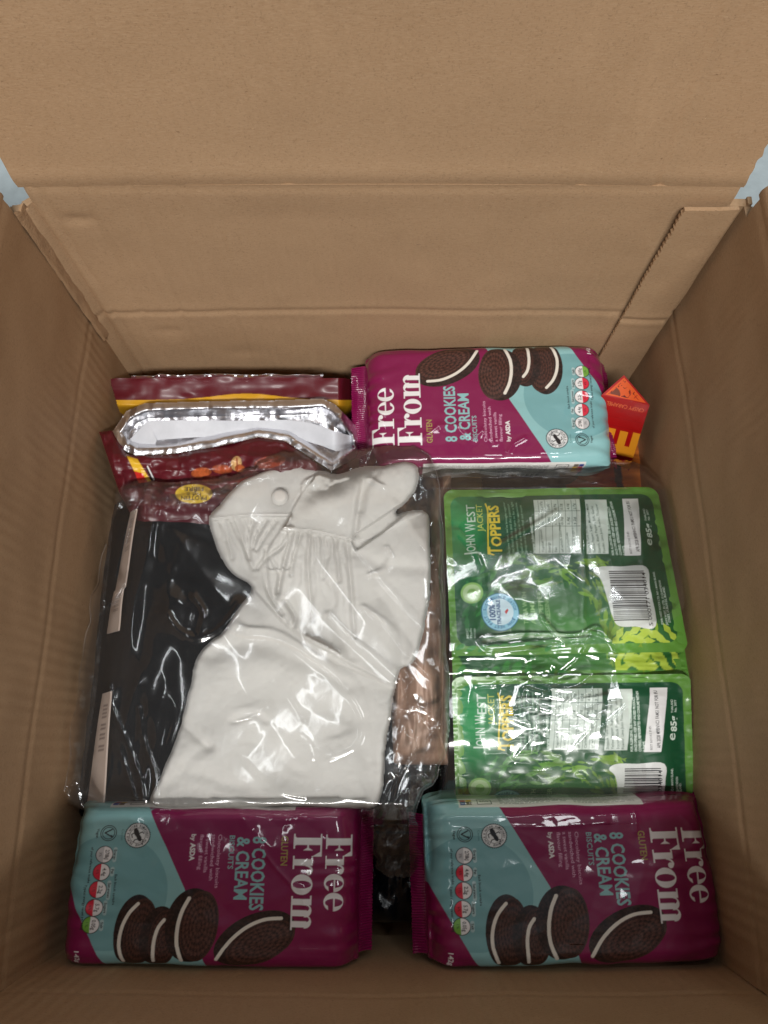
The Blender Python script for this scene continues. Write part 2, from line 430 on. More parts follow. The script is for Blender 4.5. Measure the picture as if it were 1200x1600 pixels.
PLUM = lin((130, 15, 76)); TEAL = lin((142, 192, 194)); TEAL2 = lin((120, 172, 176)); WHITE = lin((238, 236, 236)); INK = lin((28, 30, 36))
CHOC = lin((58, 36, 34))
def arc_text(c, st, cx, cy, r, a0, a1, cap, col):
    n = len(st)
    for i, ch in enumerate(st):
        if ch == ' ': continue
        a = math.radians(a0 + (a1 - a0) * i / (n - 1)); up = (math.cos(a), math.sin(a)); rd = (-math.sin(a), math.cos(a))
        L = cap * 0.75
        c.text(ch, (cx + r * up[0] - rd[0] * L / 2, cy + r * up[1] - rd[1] * L / 2), rd, up, L, cap, col, 0.02)
def cookie_face(cx, cy, rx, ry, ang, seed, warm):
    ca, sa = math.cos(math.radians(ang)), math.sin(math.radians(ang))
    def f(X, Y):
        a = ((X - cx) * ca + (Y - cy) * sa) / rx; b = (-(X - cx) * sa + (Y - cy) * ca) / ry
        d = np.hypot(a, b); th = np.arctan2(b, a)
        rings = 0.5 + 0.5 * np.sin(d * 34)
        ticks = 0.5 + 0.5 * np.sin(th * np.where(d > .86, 60, np.where(d > .5, 26, 12)) + np.floor(d * 5.4) * 1.7)
        v = 0.55 * rings + 0.45 * ticks * (d < .9) + 0.5 * vnoise(X / 3, Y / 3, seed) * .6
        base = np.where(warm, 1.0, .8)
        lo = lin((30, 17, 17)); hi = lin((106, 66, 58)) * base
        t = np.clip(v * 0.75, 0, 1)[..., None]
        return (lo * (1 - t) + hi * t).astype(np.float32)
    return f
def pack_print():
    c = Canvas(40, 1100, -220, 830, 2.0, PLUM)
    big = [(40, -60), (270, -60), (345, 75), (480, 330), (640, 830), (340, 830), (205, 582), (58, 312), (40, 312)]
    c.poly(big, TEAL)
    c.fill((40, 640, 40, 700), lambda X, Y: inside(X, Y, big) & (np.hypot(X - 215, Y - 345) < 205), TEAL2)
    # four sandwich biscuits
    def cream(pts, wd): c.line(smooth_poly(pts, False, 8), wd, lin((232, 226, 214)))
    def edge(cx, cy, rx, ry, ang, seed):
        def col(X, Y):
            t = np.clip(.45 + .5 * vnoise(X / 7, Y / 7, seed) + .25 * vnoise(X / 2.5, Y / 2.5, seed + 3), 0, 1)[..., None]
            return (lin((20, 14, 16)) * (1 - t) + lin((58, 38, 37)) * t).astype(np.float32)
        c.ell(cx, cy, rx, ry, col, ang)
    edge(318, 480, 72, 128, 4, 11); c.ell(338, 484, 56, 120, cookie_face(338, 484, 56, 120, 4, 21, False), 4)
    cream([(322, 384), (292, 420), (272, 470), (268, 530), (286, 588)], 12)
    edge(402, 500, 66, 108, 4, 12); c.ell(418, 505, 50, 100, cookie_face(418, 505, 50, 100, 4, 22, False), 4)
    cream([(416, 440), (396, 470), (386, 520), (388, 588)], 12)
    edge(512, 456, 92, 130, 6, 13); c.ell(538, 458, 66, 124, cookie_face(538, 458, 66, 124, 6, 23, True), 6)
    cream([(498, 362), (476, 410), (464, 470), (466, 525), (484, 580)], 13)
    edge(732, 500, 148, 84, -26, 14); c.ell(752, 514, 126, 66, cookie_face(752, 514, 126, 66, -26, 24, True), -26)
    cream([(820, 428), (760, 434), (700, 462), (646, 510), (604, 572)], 12)
    # lettering, read down the pack
    D, R = (0, 1), (1, 0)
    serif(c, 'Free', 966, 130, 92, 272, WHITE); serif(c, 'From', 852, 128, 100, 342, WHITE)
    c.text('GLUTEN', (809, 137), D, R, 106, 23, lin((168, 158, 84)), 0.012)
    c.text('8 COOKIES', (708, 140), D, R, 262, 46, TEAL, 0.022); c.text('& CREAM', (652, 143), D, R, 222, 44, TEAL, 0.022)
    c.text('BISCUITS', (624, 138), D, R, 120, 18, TEAL, 0.01)
    soft = lin((226, 178, 205))
    for s_, x, L in (('Chocolatey biscuits', 584, 190), ('sandwiched with', 562, 163), ('a sweet vanilla', 541, 136), ('flavour filling', 520, 126)):
        c.text(s_, (x, 135), D, R, L, 12.5, soft, 0.0)
    c.text('by', (489, 135), D, R, 24, 15, WHITE, 0.02); c.text('ASDA', (488, 166), D, R, 64, 17, WHITE, 0.04)
    # round seal with a frog
    def scal(X, Y):
        a = np.arctan2(Y - 142, X - 297); return np.hypot(X - 297, Y - 142) < 46 + 1.8 * np.sin(a * 44)
    c.fill((245, 350, 90, 195), scal, INK); c.ell(297, 142, 42.5, 42.5, lin((225, 228, 228)))
    arc_text(c, 'RAINFOREST ALLIANCE', 297, 142, 31.5, -75, 95, 7.5, INK); arc_text(c, 'PEOPLE & NATURE', 297, 142, 31.5, 122, 262, 7.5, INK)
    c.ell(297, 142, 29, 29, INK); c.ell(297, 142, 27.3, 27.3, lin((225, 228, 228)))
    c.poly(smooth_poly([(283, 120), (292, 115), (300, 124), (305, 138), (312, 150), (310, 163), (300, 160), (294, 148), (285, 136)]), INK)
    for pts in ([(286, 132), (276, 138), (279, 150)], [(298, 155), (288, 158), (284, 166)], [(303, 134), (314, 128), (319, 134)], [(309, 155), (318, 158), (317, 166)]):
        c.line(pts, 3.4, INK)
    c.text('Cocoa', (239, 120), D, R, 40, 8, lin((60, 110, 110)))
    # leaf badge
    c.ell(193, 135, 29, 29, INK, ring=.90); c.ell(193, 135, 22.5, 22.5, INK, ring=.88)
    c.line([(203, 122), (180, 134), (205, 148)], 4.6, INK); c.ell(204, 146, 5, 3.5, INK, 40)
    c.text('Vegan', (151, 119), D, R, 34, 9, INK, 0.02)
    # front-of-pack nutrition roundels
    for (cx, cy), half, s1, s2 in (((187, 212), (196, 196, 198), '278kJ', '3%'), ((184, 274), (214, 40, 66), '4.4g', '6%'), ((178, 336), (214, 40, 66), '2.2g', '11%'),
                                   ((172, 400), (214, 40, 66), '5.7g', '6%'), ((165, 460), (118, 176, 70), '0.05g', '1%')):
        c.ell(cx, cy, 31, 31, INK); c.ell(cx, cy, 28.3, 28.3, WHITE)
        c.ell(cx, cy, 28.3, 28.3, lin(half), fn=lambda X, Y, cx=cx: X < cx - 3)
        L = 34 if len(s1) > 4 else 28
        c.text(s1, (cx + 3, cy - L / 2), D, R, L, 13, INK, 0.02); c.text(s2, (cx - 18, cy - 8), D, R, 16, 9, INK)
    for s_, x, y, L in (('Energy', 220, 194, 36), ('Fat', 218, 264, 16), ('Saturates', 212, 312, 52), ('Sugars', 205, 382, 36), ('Salt', 198, 450, 22)):
        c.line([(x + 4, y - 2), (x + 4, y + L + 2)], 14, lin((205, 222, 222)), .5)
        c.text(s_, (x, y), D, R, L, 9, INK, 0.02)
    c.text('Each biscuit contains', (232, 282), D, R, 108, 8.5, INK, 0.02)
    c.text('of your reference intake', (139, 186), D, R, 128, 8.5, INK, 0.02); c.text('Typical energy values per 100g', (131, 320), D, R, 158, 8.5, INK, 0.02)
    c.text('142g', (116, 552), D, R, 52, 17, WHITE, 0.02)
    # side panel with the printed label (above the face in this layout)
    c.rect(180, 850, -190, 38, lin((222, 220, 216))); c.rect(40, 180, -190, 12, TEAL)
    fake_lines(c, 330, 590, -120, 22, 17, 'x', lin((70, 70, 76)), .75, 5, .5)
    fake_lines(c, 600, 830, -120, 26, 19, 'x', lin((90, 88, 92)), .6, 6, .5)
    for i in range(46):
        if (i * 7919) % 5 > 1: c.rect(340 + i * 4.2, 342.4 + i * 4.2, -180, -126, INK)
    for k, q in enumerate(((196, 44, 60), (232, 190, 40), (44, 60, 140), (90, 66, 40))):
        c.rect(186 + (k % 2) * 22, 206 + (k % 2) * 22, -20 + (k // 2) * 24, 2 + (k // 2) * 24, lin(q))
    c.line([(250, -20), (300, -20), (300, 24), (250, 24)], 3, INK, 1, True); c.text('BAG', (258, 10), R, (0, -1), 32, 16, INK, .02)
    return c
PACK = pack_print()

# ------------------------------------------------------------------ setting: the surface under the box
XL, XR, YF, YB, ZR, ZC = -0.214, 0.211, -0.132, 0.300, 0.312, 0.184
t = raw('table_top', [(-1.6, -1.2, -0.012), (1.6, -1.2, -0.012), (1.6, 2.2, -0.012), (-1.6, 2.2, -0.012)], [(0, 1, 2, 3)], M_TABLE, smooth=False)
tag(t, kind='structure')

# ------------------------------------------------------------------ the cardboard box
boxo = thing('cardboard_box', 'large open brown cardboard box with its flaps up, holding groceries and bagged clothes', 'box', (0, 0.084, -0.006))
def local(V): return V - np.array(boxo.location)
def crease(d, wd, dep): return -dep * np.exp(-(d / wd) ** 2)
def wall(name, kind, fold_bow=0.0):
    n, m = 170, 150
    if kind in ('back', 'front'):
        S, H = np.meshgrid(np.linspace(XL - .004, XR + .004, n), np.linspace(-0.004, ZR, m), indexing='ij')
    else:
        S, H = np.meshgrid(np.linspace(YF, YB, n), np.linspace(-0.004, ZR, m), indexing='ij')
    L0, L1 = S.min(), S.max(); s = (S - L0) / (L1 - L0); h = H / ZR
    H = H * (1 + (0.0026 / ZR) * np.sin(math.pi * np.clip(s, 0, 1)))
    out = 0.0022 * np.sin(math.pi * s) * np.sin(math.pi * h * .9)                       # bulge, positive = outwards
    out = (out + 0.0007 * fbm(S * 16, H * 16, 40 + len(name), 3)) * sstep(0, .03, ZR - H + .0005)
    zc = ZC + 0.0012 * np.sin(s * 3.1) * (kind == 'back') + .0004 * vnoise(S * 20, S * 0, 3)
    top_lip = np.exp(-((H - ZR) / .003) ** 2)
    dc = H - zc
    # a pressed score line: groove, raised lips, and the wall bends a little there
    kk = 1.0 if kind == 'back' else .55
    out = out + kk * (0.0010 * np.exp(-(dc / .0020) ** 2) - 0.0003 * np.exp(-((np.abs(dc) - .006) / .0035) ** 2)) + 0.012 * np.clip(-dc, 0, .2) * .25 * (kind != 'back')
    out = out + .0007 * top_lip
    if kind == 'back':
        # crushed corner beside the left wall: two score lines running up the corner
        for q, dep in ((.0085, .0016), (.017, .0011)):
            dd = S - (XL + q + .001 * vnoise(H * 30, H * 0, int(q * 1e4)))
            out = out + dep * np.exp(-(dd / .0016) ** 2) - dep * .6 * np.exp(-((dd + .004) / .0022) ** 2)
        out = out - 0.004 * np.clip((XL + .0085 - S) / .0085, 0, 1)
        for q, a, dep in ((XL + .035, .02, .0010), (XL + .062, .035, .0012), (XL + .105, -.03, .0007), (XR - .11, .02, .0007)):
            dd = S - (q + a * (H - .1)); out = out + dep * np.exp(-(dd / .0022) ** 2) * sstep(.02, .12, H)
        for q, hh, r, dep in ((XL + .03, .285, .009, .0016), (XL + .05, .16, .012, .001), (XL + .10, .125, .016, .0008)):
            out = out + dep * np.exp(-(((S - q) / r) ** 2 + ((H - hh) / (r * .5)) ** 2))
    if kind == 'front':
        out = out + .0013 * np.exp(-((H - .232 - .004 * s) / .0022) ** 2)
    if kind == 'left':
        dd = S - (YF + .03); out = out + .0009 * np.exp(-(dd / .002) ** 2)
    if kind == 'right':
        dd = S - (YF + .016); out = out + .0009 * np.exp(-(dd / .002) ** 2)
    if kind == 'back': V = np.stack([S, YB + out, H], -1); flip = False
    if kind == 'front': V = np.stack([S, YF - out, H], -1); flip = True
    if kind == 'left': V = np.stack([XL - out, S, H], -1); flip = False
    if kind == 'right': V = np.stack([XR + out, S, H], -1); flip = True
    jit = .0012 * vnoise(S * 300, H * 300, 51)
    mk = np.ones(S.shape, bool)
    if kind == 'back': mk = ~((H > ZR - .013 + jit) & ((S > XR - .0075) | (S < XL + .0065)))
    if kind in ('left', 'right'): mk = ~((H > ZR - .013 + jit) & (S > YB - .006 + jit))
    o = grid(name, local(V), M_CARD_X if kind in ('back', 'front') else M_CARD_Y, boxo, flip=flip, mask=mk)
    return thick(o, 0.005, -1.0)
for k in ('back', 'front', 'left', 'right'): wall('wall_panel', k)
# floor panel
n = 60
S, T = np.meshgrid(np.linspace(XL, XR, n), np.linspace(YF, YB, n), indexing='ij')
thick(grid('floor_panel', local(np.stack([S, T, 0.0004 * fbm(S * 20, T * 20, 3)], -1)), M_CARD_Z, boxo), 0.004, -1.0)
def flap(kind, length, lean, i0, i1, jag):
    """lean: angle out from the upright; the fold is rounded where the flap leaves the wall"""
    n, m = 150, 90
    a0, a1 = i0, i1
    S, T = np.meshgrid(np.linspace(a0, a1, n), np.linspace(0, 1, m), indexing='ij')
    s = (S - a0) / (a1 - a0)
    L = T * length
    bow = 0.0026 * np.sin(math.pi * s)
    ang = math.radians(lean) * sstep(0.0, .012, L) - 0.20 * T * T * (kind == 'back')
    dl = length / (m - 1)
    dz = np.cumsum(np.cos(ang) * dl, 1) - np.cos(ang[:, :1]) * dl; dy = np.cumsum(np.sin(ang) * dl, 1) - np.sin(ang[:, :1]) * dl
    base = 0.0007 * np.exp(-(L / .003) ** 2) - .0004 * np.exp(-((L - .009) / .005) ** 2)
    out = dy + base + (.0007 * fbm(S * 14, L * 14, 60 + len(kind), 3) + .002 * T * np.sin(s * 7)) * sstep(0, .03, L)
    if kind == 'back':
        for q, a, dep in ((XL + .07, .12, .0009), (XR - .055, -.05, .0015), (XR - .10, .1, .0006), (XL + .16, -.08, .0006)):
            dd = S - (q + a * L); out = out + dep * np.exp(-(dd / .0025) ** 2)
    Z = ZR - .00005 + dz + bow * (1 - T)
    rg = np.random.default_rng(5)
    S2 = S + jag * ((s > .995) * 1.0) * (rg.random(m)[None, :] - .5) * .0016
    if kind == 'back': V = np.stack([S2, YB + out, Z], -1); flip = False
    if kind == 'front': V = np.stack([S2, YF - out, Z], -1); flip = True
    if kind == 'left': V = np.stack([XL - out, S2, Z], -1); flip = False
    if kind == 'right': V = np.stack([XR + out, S2, Z], -1); flip = True
    return thick(grid('flap', local(V), M_CARD_X if kind in ('back', 'front') else M_CARD_Y, boxo, flip=flip), 0.005, -1.0)
flap('back', .215, 7, XL + .0065, XR - .0075, 1)
flap('front', .215, 96, XL + .003, XR - .003, 1)
flap('left', .205, 55, YF + .004, YB - .006, 1)
flap('right', .205, 30, YF + .004, YB - .005, 1)
# glued joint strip on the back wall, by the right corner, with its perforated edge
zz = np.linspace(0.0, ZR - .012, 200)
xe = 0.174 + 0.010 * (ZR - zz) / ZR * 0 + .0003 * vnoise(zz * 40, zz * 0, 8) + .0005 * np.sign(np.sin(zz * 2 * math.pi / .0042))
cols_ = []
for k, f_ in enumerate(np.linspace(0, 1, 24)):
    x = xe * (1 - f_) + (XR - .0045) * f_
    zq = zz + 0
    y = YB - .0042 - .0006 * np.sin(f_ * 3.1) + .0010 * np.exp(-((zz - ZC + .002) / .0022) ** 2) - .0004 * np.exp(-((np.abs(zz - ZC + .002) - .0055) / .003) ** 2) \
        + .0004 * vnoise(x * 60, zz * 60, 4) + .0012 * (1 - f_) * np.sin(zz * 14)
    cols_.append(np.stack([x, y, zq], -1))
thick(grid('glue_strip', local(np.array(cols_)), M_CARD_X, boxo), 0.0026, -1.0)
# torn liner at the crushed left corner
rg = np.random.default_rng(3)
tv = []
zz = np.linspace(.16, ZR - .011, 70)
for f_ in np.linspace(0, 1, 7):
    x = XL + .0005 + .004 * f_ + .0006 * vnoise(zz * 150, zz * 0 + f_ * 3, 2) - .004 * sstep(.27, .30, zz) * 0
    y = YB - .0085 + .007 * f_ - .0022 * np.sin(f_ * math.pi) + .0005 * vnoise(zz * 110, zz * 0 + f_ * 4, 6)
    tv.append(np.stack([x, y, zz + .0012 * vnoise(zz * 0 + f_ * 9, zz * 90, 3)], -1))
thick(grid('torn_edge', local(np.array(tv)), M_TORN, boxo), 0.0014, -1.0)

# ------------------------------------------------------------------ cookie packs
MM = 0.0001776                        # one print unit in metres
def cookie_pack(label, corners, seed, slant, seals, ridges=(), thickn=0.042, crump=1.0):
    """corners: photo px of the face's near-left, near-right, far-right, far-left corner in the print's own layout and their height"""
    L, W, T = 184.0e-3, 94.0e-3, thickn
    p = [P(u, v, z) for u, v, z in corners]                      # print (0,0),(L,0),(L,W),(0,W)
    ex = ((p[1] - p[0]) + (p[2] - p[3])) / 2; ey = ((p[3] - p[0]) + (p[2] - p[1])) / 2
    kx, ky = np.linalg.norm(ex) / L, np.linalg.norm(ey) / W
    ex = ex / np.linalg.norm(ex); ey = ey - ex * ex.dot(ey); ey /= np.linalg.norm(ey); up = np.cross(ey, ex)
    if up[2] < 0: up = -up
    org = sum(p) / 4
    root = thing('cookie_packet', label, 'cookie packet', tuple(org - up * T), 'maroon and teal packets of sandwich cookies')
    r = 0.0085
    # arclength across: rear side, face, near side densely, underside coarsely
    Vs = np.concatenate([np.arange(-T * .95, W + T * .75, .00040), np.linspace(W + T * .78, W + T * .98, 8), np.linspace(W + T + .004, W + 2 * T + W - T - .004 - T * .0, 14)])
    Us = np.linspace(0, L, 480)
    U, Vv = np.meshgrid(Us, Vs, indexing='xy')
    U = np.broadcast_to(U, U.shape).copy()
    # cross-section by arclength (rounded box), centred on the face
    def cs(a):
        y = np.empty_like(a); z = np.empty_like(a); ny = np.empty_like(a); nz = np.empty_like(a)
        arc = r * math.pi / 2
        f = (a >= r * .55) & (a <= W - r * .55); y[f] = a[f]; z[f] = 0; ny[f] = 0; nz[f] = 1
        lo = a < r * .55; t = np.clip((r * .55 - a) / arc, 0, 1) * math.pi / 2
        y = np.where(lo, r * .55 - r * np.sin(t), y); z = np.where(lo, -r * (1 - np.cos(t)) - np.clip(r * .55 - a - arc, 0, None), z)
        ny = np.where(lo, -np.sin(t), ny); nz = np.where(lo, np.cos(t), nz)
        hi = a > W - r * .55; t = np.clip((a - W + r * .55) / arc, 0, 1) * math.pi / 2
        y = np.where(hi, W - r * .55 + r * np.sin(t), y); z = np.where(hi, -r * (1 - np.cos(t)) - np.clip(a - W + r * .55 - arc, 0, None), z)
        ny = np.where(hi, np.sin(t), ny); nz = np.where(hi, np.cos(t), nz)
        return y, z, ny, nz
    y, z, ny, nz = cs(Vv)
    bot = Vv > W + T
    fb = (Vv - W - T) / (W - T * 0)
    y = np.where(bot, W + r * .4 - (W + r * .8) * np.clip(fb, 0, 1), y); z = np.where(bot, -T, z); ny = np.where(bot, 0, ny); nz = np.where(bot, -1, nz)
    z = np.maximum(z, -T)
    y = y - slant * np.where(Vv < 0, -z, 0)
    sU = U / L; e = np.minimum(U, L - U)
    e = np.clip(e - .0035 * sstep(.02, .0, e) * np.clip(vnoise(Vv * 38, sU.round() * 7.3, seed + 20), -.2, 1) * sstep(0, .004, e), 0, None)
    # ends taper to the seal at mid height
    tap = np.sqrt(np.clip(1 - (1 - np.clip(e / .017, 0, 1)) ** 2.4, 0, 1))
    zm = -T * .52
    z = zm + (z - zm) * (0.06 + 0.94 * tap)
    y = W / 2 + (y - W / 2) * (0.935 + .065 * tap + .012 * vnoise(U * 45, Vv * 0 + (Vv > W / 2) * 5, seed + 21) * (np.abs(Vv / W - .5) > .4))
    crn = np.exp(-e / .014) * np.exp(-np.minimum(np.abs(Vv), np.abs(W - Vv)) / .012); z = z - .006 * crn * (Vv < W + T)
    # wrinkles: gathers running in from the seals, soft dents, folds
    g = np.exp(-e / .016) * .0013 * np.sin(Vv * 520 + 3 * vnoise(U * 40, Vv * 40, seed)) * (.4 + .6 * np.abs(vnoise(Vv * 60, U * 9, seed + 1)))
    disp = g + .0006 * crump * fbm(U * 22, Vv * 26, seed + 2, 2) + .00055 * crump * blur(facet(U * 48, Vv * 55, seed + 4), 2, 1) + .00012 * crump * blur(facet(U * 150, Vv * 120, seed + 6), 1, 1) + .0009 * np.sin(math.pi * np.clip(Vv / W, 0, 1))
    for pts, wd, hgt in ridges:
        q = [((a - 50) * MM, (b - 55) * MM) for a, b in pts]
        d = seg_dist(U, Vv, q); disp = disp + .36 * hgt * np.exp(-(d / wd) ** 1.5)
    disp = np.where(bot, 0, disp)
    y = y + ny * disp; z = z + nz * disp
    V3 = (U[..., None] - L / 2) * ex * kx + (y[..., None] - W / 2) * ey * ky + z[..., None] * up + up * T
    cols = PACK.sample(U / MM + 50, np.where(bot, 700, Vv / MM + 55), 1.1)
    grid('wrapper', V3, M_WRAP, root, cols=cols, wrap=True, flip=True)
    # crimped end seals
    for sd in (-1, 1):
        a = np.linspace(0, 1, 14); b = np.linspace(0, 1, 420)
        A, B = np.meshgrid(a, b, indexing='ij')
        so, dn = seals[0 if sd < 0 else 1]
        x = sd * (L / 2 - .0012 + A * so)
        yy = (B - .5) * W * (.965 + .03 * A)
        x = x + sd * .0007 * (np.abs((B * 40) % 1 - .5) * 2 - .5) * (A > .99)
        zz = zm + .0005 * np.sin(B * 330) * np.clip(A * 3, 0, 1) + .0016 * A * np.sin(B * 9 + seed) + .003 * A * vnoise(B * 6, A * 2, seed + 9) - dn * A + T
        Vq = x[..., None] * ex * kx + yy[..., None] * ey * ky + zz[..., None] * up
        cc = np.empty(Vq.shape); cc[:] = PLUM
        if sd < 0: cc[:, :] = np.where((B < .0)[..., None], TEAL, PLUM * .95)
        thick(grid('end_seal', Vq, M_WRAP, root, cols=cc, flip=(sd > 0)), .0006, 0)
    return root
zt = 0.143
cookie_pack('maroon and teal cookie packet in the dark front corner, below the cream blouse',
            [(103, 1266, zt), (566, 1274, zt), (556, 1507, zt - .002), (91, 1503, zt - .002)], 3, .05, ((.003, .012), (.009, .010)),
            ridges=(([(735, 180), (790, 250), (850, 310), (890, 330), (895, 380)], .0016, .0012), ([(260, 75), (300, 100)], .002, .001)), crump=1.0)
cookie_pack('maroon and teal cookie packet in front of the green pouches, its white side label showing',
            [(654, 1267, zt - .002), (1124, 1265, zt - .002), (1134, 1489, zt + .001), (680, 1512, zt + .001)], 8, .26, ((.010, .008), (.003, .012)),
            ridges=(([(150, 120), (330, 105), (520, 115), (700, 100)], .0022, .0012), ([(980, 90), (1010, 130), (1000, 180)], .002, .0014), ([(810, 60), (805, 140)], .0016, .001)), crump=1.0)
cookie_pack('maroon and teal cookie packet lying upside down against the back wall of the box',
            [(971, 712, zt + .002), (570, 723, zt), (570, 549, zt + .003), (944, 541, zt + .005)], 14, -.06, ((.008, .008), (.012, .002)),
            ridges=(([(560, 135), (600, 190), (640, 150), (700, 215), (780, 215), (850, 160), (900, 170)], .0024, .0022), ([(430, 150), (480, 120), (500, 90)], .0018, .0016),
                    ([(940, 130), (1010, 95)], .002, .0012)))

# ------------------------------------------------------------------ green pouches
def R4(px, py):
    v = py - 108.0; xl = 80 + .044 * v; xr = 965 + .174 * v
    return ((px - xl) / (xr - xl) * 900, v)
LIME = lin((94, 148, 56))
def pouch_print():
    c = Canvas(0, 900, 0, 700, 2.0, LIME)
    rr = lambda X, Y, x0, x1, y0, y1, r: np.hypot(np.clip(np.abs(X - (x0 + x1) / 2) - (x1 - x0) / 2 + r, 0, None), np.clip(np.abs(Y - (y0 + y1) / 2) - (y1 - y0) / 2 + r, 0, None)) < r
    panel = lambda X, Y: rr(X, Y, 28, 868, 34, 660, 46)
    def pcol(X, Y):
        g = np.exp(-(((X - 400) / 250) ** 2 + ((Y - 560) / 170) ** 2)); g2 = np.exp(-(((X - 70) / 90) ** 2 + ((Y - 170) / 190) ** 2))
        g3 = np.exp(-(((X - 620) / 330) ** 2 + ((Y - 640) / 90) ** 2)) * .6
        t = np.clip(g * .5 + g3 * .55, 0, 1)[..., None]; u = np.clip(g2, 0, 1)[..., None]
        a = lin((13, 76, 46)) * (1 - u) + lin((40, 150, 84)) * u
        return (a * (1 - t) + lin((84, 154, 60)) * t).astype(np.float32)
    c.fill((0, 900, 0, 700), panel, pcol)
    rg = np.random.default_rng(12)
    cx, cy = R4(480, 690)
    for k in range(150):                       # the swirl of fish
        a = math.radians(rg.uniform(178, 372)); r_ = rg.uniform(185, 345) * (1 + .1 * math.cos(a))
        x = cx + r_ * 1.15 * math.cos(a); y = cy + r_ * .85 * math.sin(a)
        if y < 300 or x < 60 or x > 850: continue
        th = a + math.pi / 2 + rg.uniform(-.6, .6); ln = rg.uniform(18, 40); hh = ln * .30
        f = np.clip((x - 100) / 600, 0, 1); col = lin((60, 150, 78)) * (1 - f) + lin((158, 200, 62)) * f
        col = col * rg.uniform(.4, .85)
        ca, sa = math.cos(th), math.sin(th)
        q = [(-1, 0), (-.5, -.75), (.2, -.8), (.7, -.2), (1.15, -.8), (1.0, 0), (1.15, .8), (.7, .2), (.2, .8), (-.5, .75)]
        pts = [(x + ln * px * ca - hh * py * sa, y + ln * px * sa + hh * py * ca) for px, py in q]
        c.poly(pts, col)
    for k in range(9):                         # pale spiky leaves in the corner
        x, y = R4(790 + k * 27, 745 + 18 * math.sin(k * 2.1)); a = -1.0 + .25 * k
        pts = [(x + 46 * (px * math.cos(a) - py * .32 * math.sin(a)), y + 46 * (px * math.sin(a) + py * .32 * math.cos(a))) for px, py in ((-1, 0), (-.3, -1), (0, -.5), (.4, -1), (1, 0), (.4, .9), (0, .4), (-.4, 1))]
        c.fill((0, 900, 0, 700), lambda X, Y, pts=pts: inside(X, Y, pts) & panel(X, Y), lin((178, 202, 74)))
    for k in range(10):
        x, y = R4(150 + k * 45, 770 + 8 * math.sin(k)); c.ell(x, y, 20, 9, lin((60, 140, 60)), -30 + 20 * math.sin(k * 3))
    U_, Lf = (0, -1), (-1, 0)
    W_ = lin((214, 230, 218)); YE = lin((226, 200, 62))
    def up_text(s_, x, y0, y1, cap, col, bold=0, alpha=1.0):
        a = R4(x, y0); b = R4(x, y1); c.text(s_, a, U_, Lf, a[1] - b[1], cap, col, bold, alpha)
    up_text('J', 216, 408, 393, 46, W_, .008); up_text('OHN', 212, 390, 318, 34, W_, .006); up_text('W', 212, 302, 268, 40, W_, .006); up_text('EST', 212, 262, 182, 33, W_, .006)
    up_text('JACKET', 246, 305, 182, 24, lin((196, 206, 96)), .006)
    c.line(smooth_poly([R4(284, 408), R4(268, 400), R4(262, 370), R4(263, 290), R4(262, 215), R4(254, 180)], False), 6, YE)
    up_text('T', 318, 406, 374, 54, YE, .03); up_text('OPPERS', 318, 372, 188, 40, YE, .03)
    for k, (s_, y1) in enumerate((('At John West, we’ve brought together', 172), ('the finest tuna and the yummiest', 180), ('flavours you can turn to for a light', 170), ('meal or as a filling or for sandwiches.', 175), ('Drop us a line to find out more', 190))):
        up_text(s_, 352 + k * 17, 405, y1, 9, lin((150, 190, 160)), 0)
    up_text('www.john-west.com', 455, 405, 248, 13, W_, .02)
    pale = lin((206, 216, 208))
    def block(x0, y0, x1, y1, col): c.poly([R4(x0, y0), R4(x1, y0), R4(x1, y1), R4(x0, y1)], col)
    block(452, 164, 640, 408, pale); block(662, 168, 752, 412, pale)
    ink = lin((52, 84, 68))
    for x in (470, 497, 524, 551, 578, 605, 624): c.line([R4(x, 166), R4(x, 407)], 1.6, ink)
    for y in (222, 290): c.line([R4(454, y), R4(638, y)], 1.6, ink)
    for k, s_ in enumerate(('Typical Values', 'Energy', 'Fat', 'of which saturates', 'Carbohydrate', 'of which sugars')):
        up_text(s_, 490 + k * 26.5, 402, 402 - 7.0 * len(s_), 10, ink, .01)
    for k in range(6):
        up_text(('Per 100g', '374kJ', '1.1g', '0.3g', '5.4g', '3.2g')[k], 490 + k * 26.5, 284, 284 - (52 if k == 0 else 34), 9.5, ink, .01)
        up_text(('Per 85g', '318kJ', '0.9g', '0.2g', '4.6g', '2.7g')[k], 490 + k * 26.5, 216, 216 - (44 if k == 0 else 30), 9.5, ink, .01)
    for k, s_ in enumerate(('Skipjack Tuna (62%), Water,', 'Yellow Pepper, Sugar, Modified Maize', 'Starch, Black Pepper, Salt, Garlic', 'Powder, Lime Juice Powder, Thickener')):
        up_text(s_, 680 + k * 20, 408, 408 - 6.1 * len(s_), 10, ink, .01)
    for k, s_ in enumerate(('FOR ALLERGENS, SEE INGREDIENTS IN BOLD.', 'ONCE OPENED, KEEP ANY UNUSED PRODUCT', 'COVERED, REFRIGERATED AND CONSUME WITHIN', '2 DAYS.')):
        up_text(s_, 776 + k * 16, 418, 418 - 6.0 * len(s_), 9.5, W_, .025)
    block(818, 164, 884, 420, lin((228, 228, 228)))
    up_text('BEST BEFORE END:', 850, 412, 316, 8, INK, 0); up_text('APR 2028 M9BNNC1 FAM51 NOT FOR EU', 880, 405, 176, 13, INK, .02)
    up_text('e', 940, 375, 346, 34, W_, .01); up_text('85g', 942, 340, 278, 24, W_, .03)
    up_text('THAILAND', 918, 266, 212, 9, W_, .01); up_text('No. 2077', 932, 262, 214, 9, W_, .01)
    bl = smooth_poly([R4(688, 486), R4(716, 466), R4(800, 466), R4(905, 468), R4(920, 560), R4(944, 704), R4(860, 706), R4(792, 702), R4(764, 664), R4(742, 590), R4(716, 516)], True, 5)
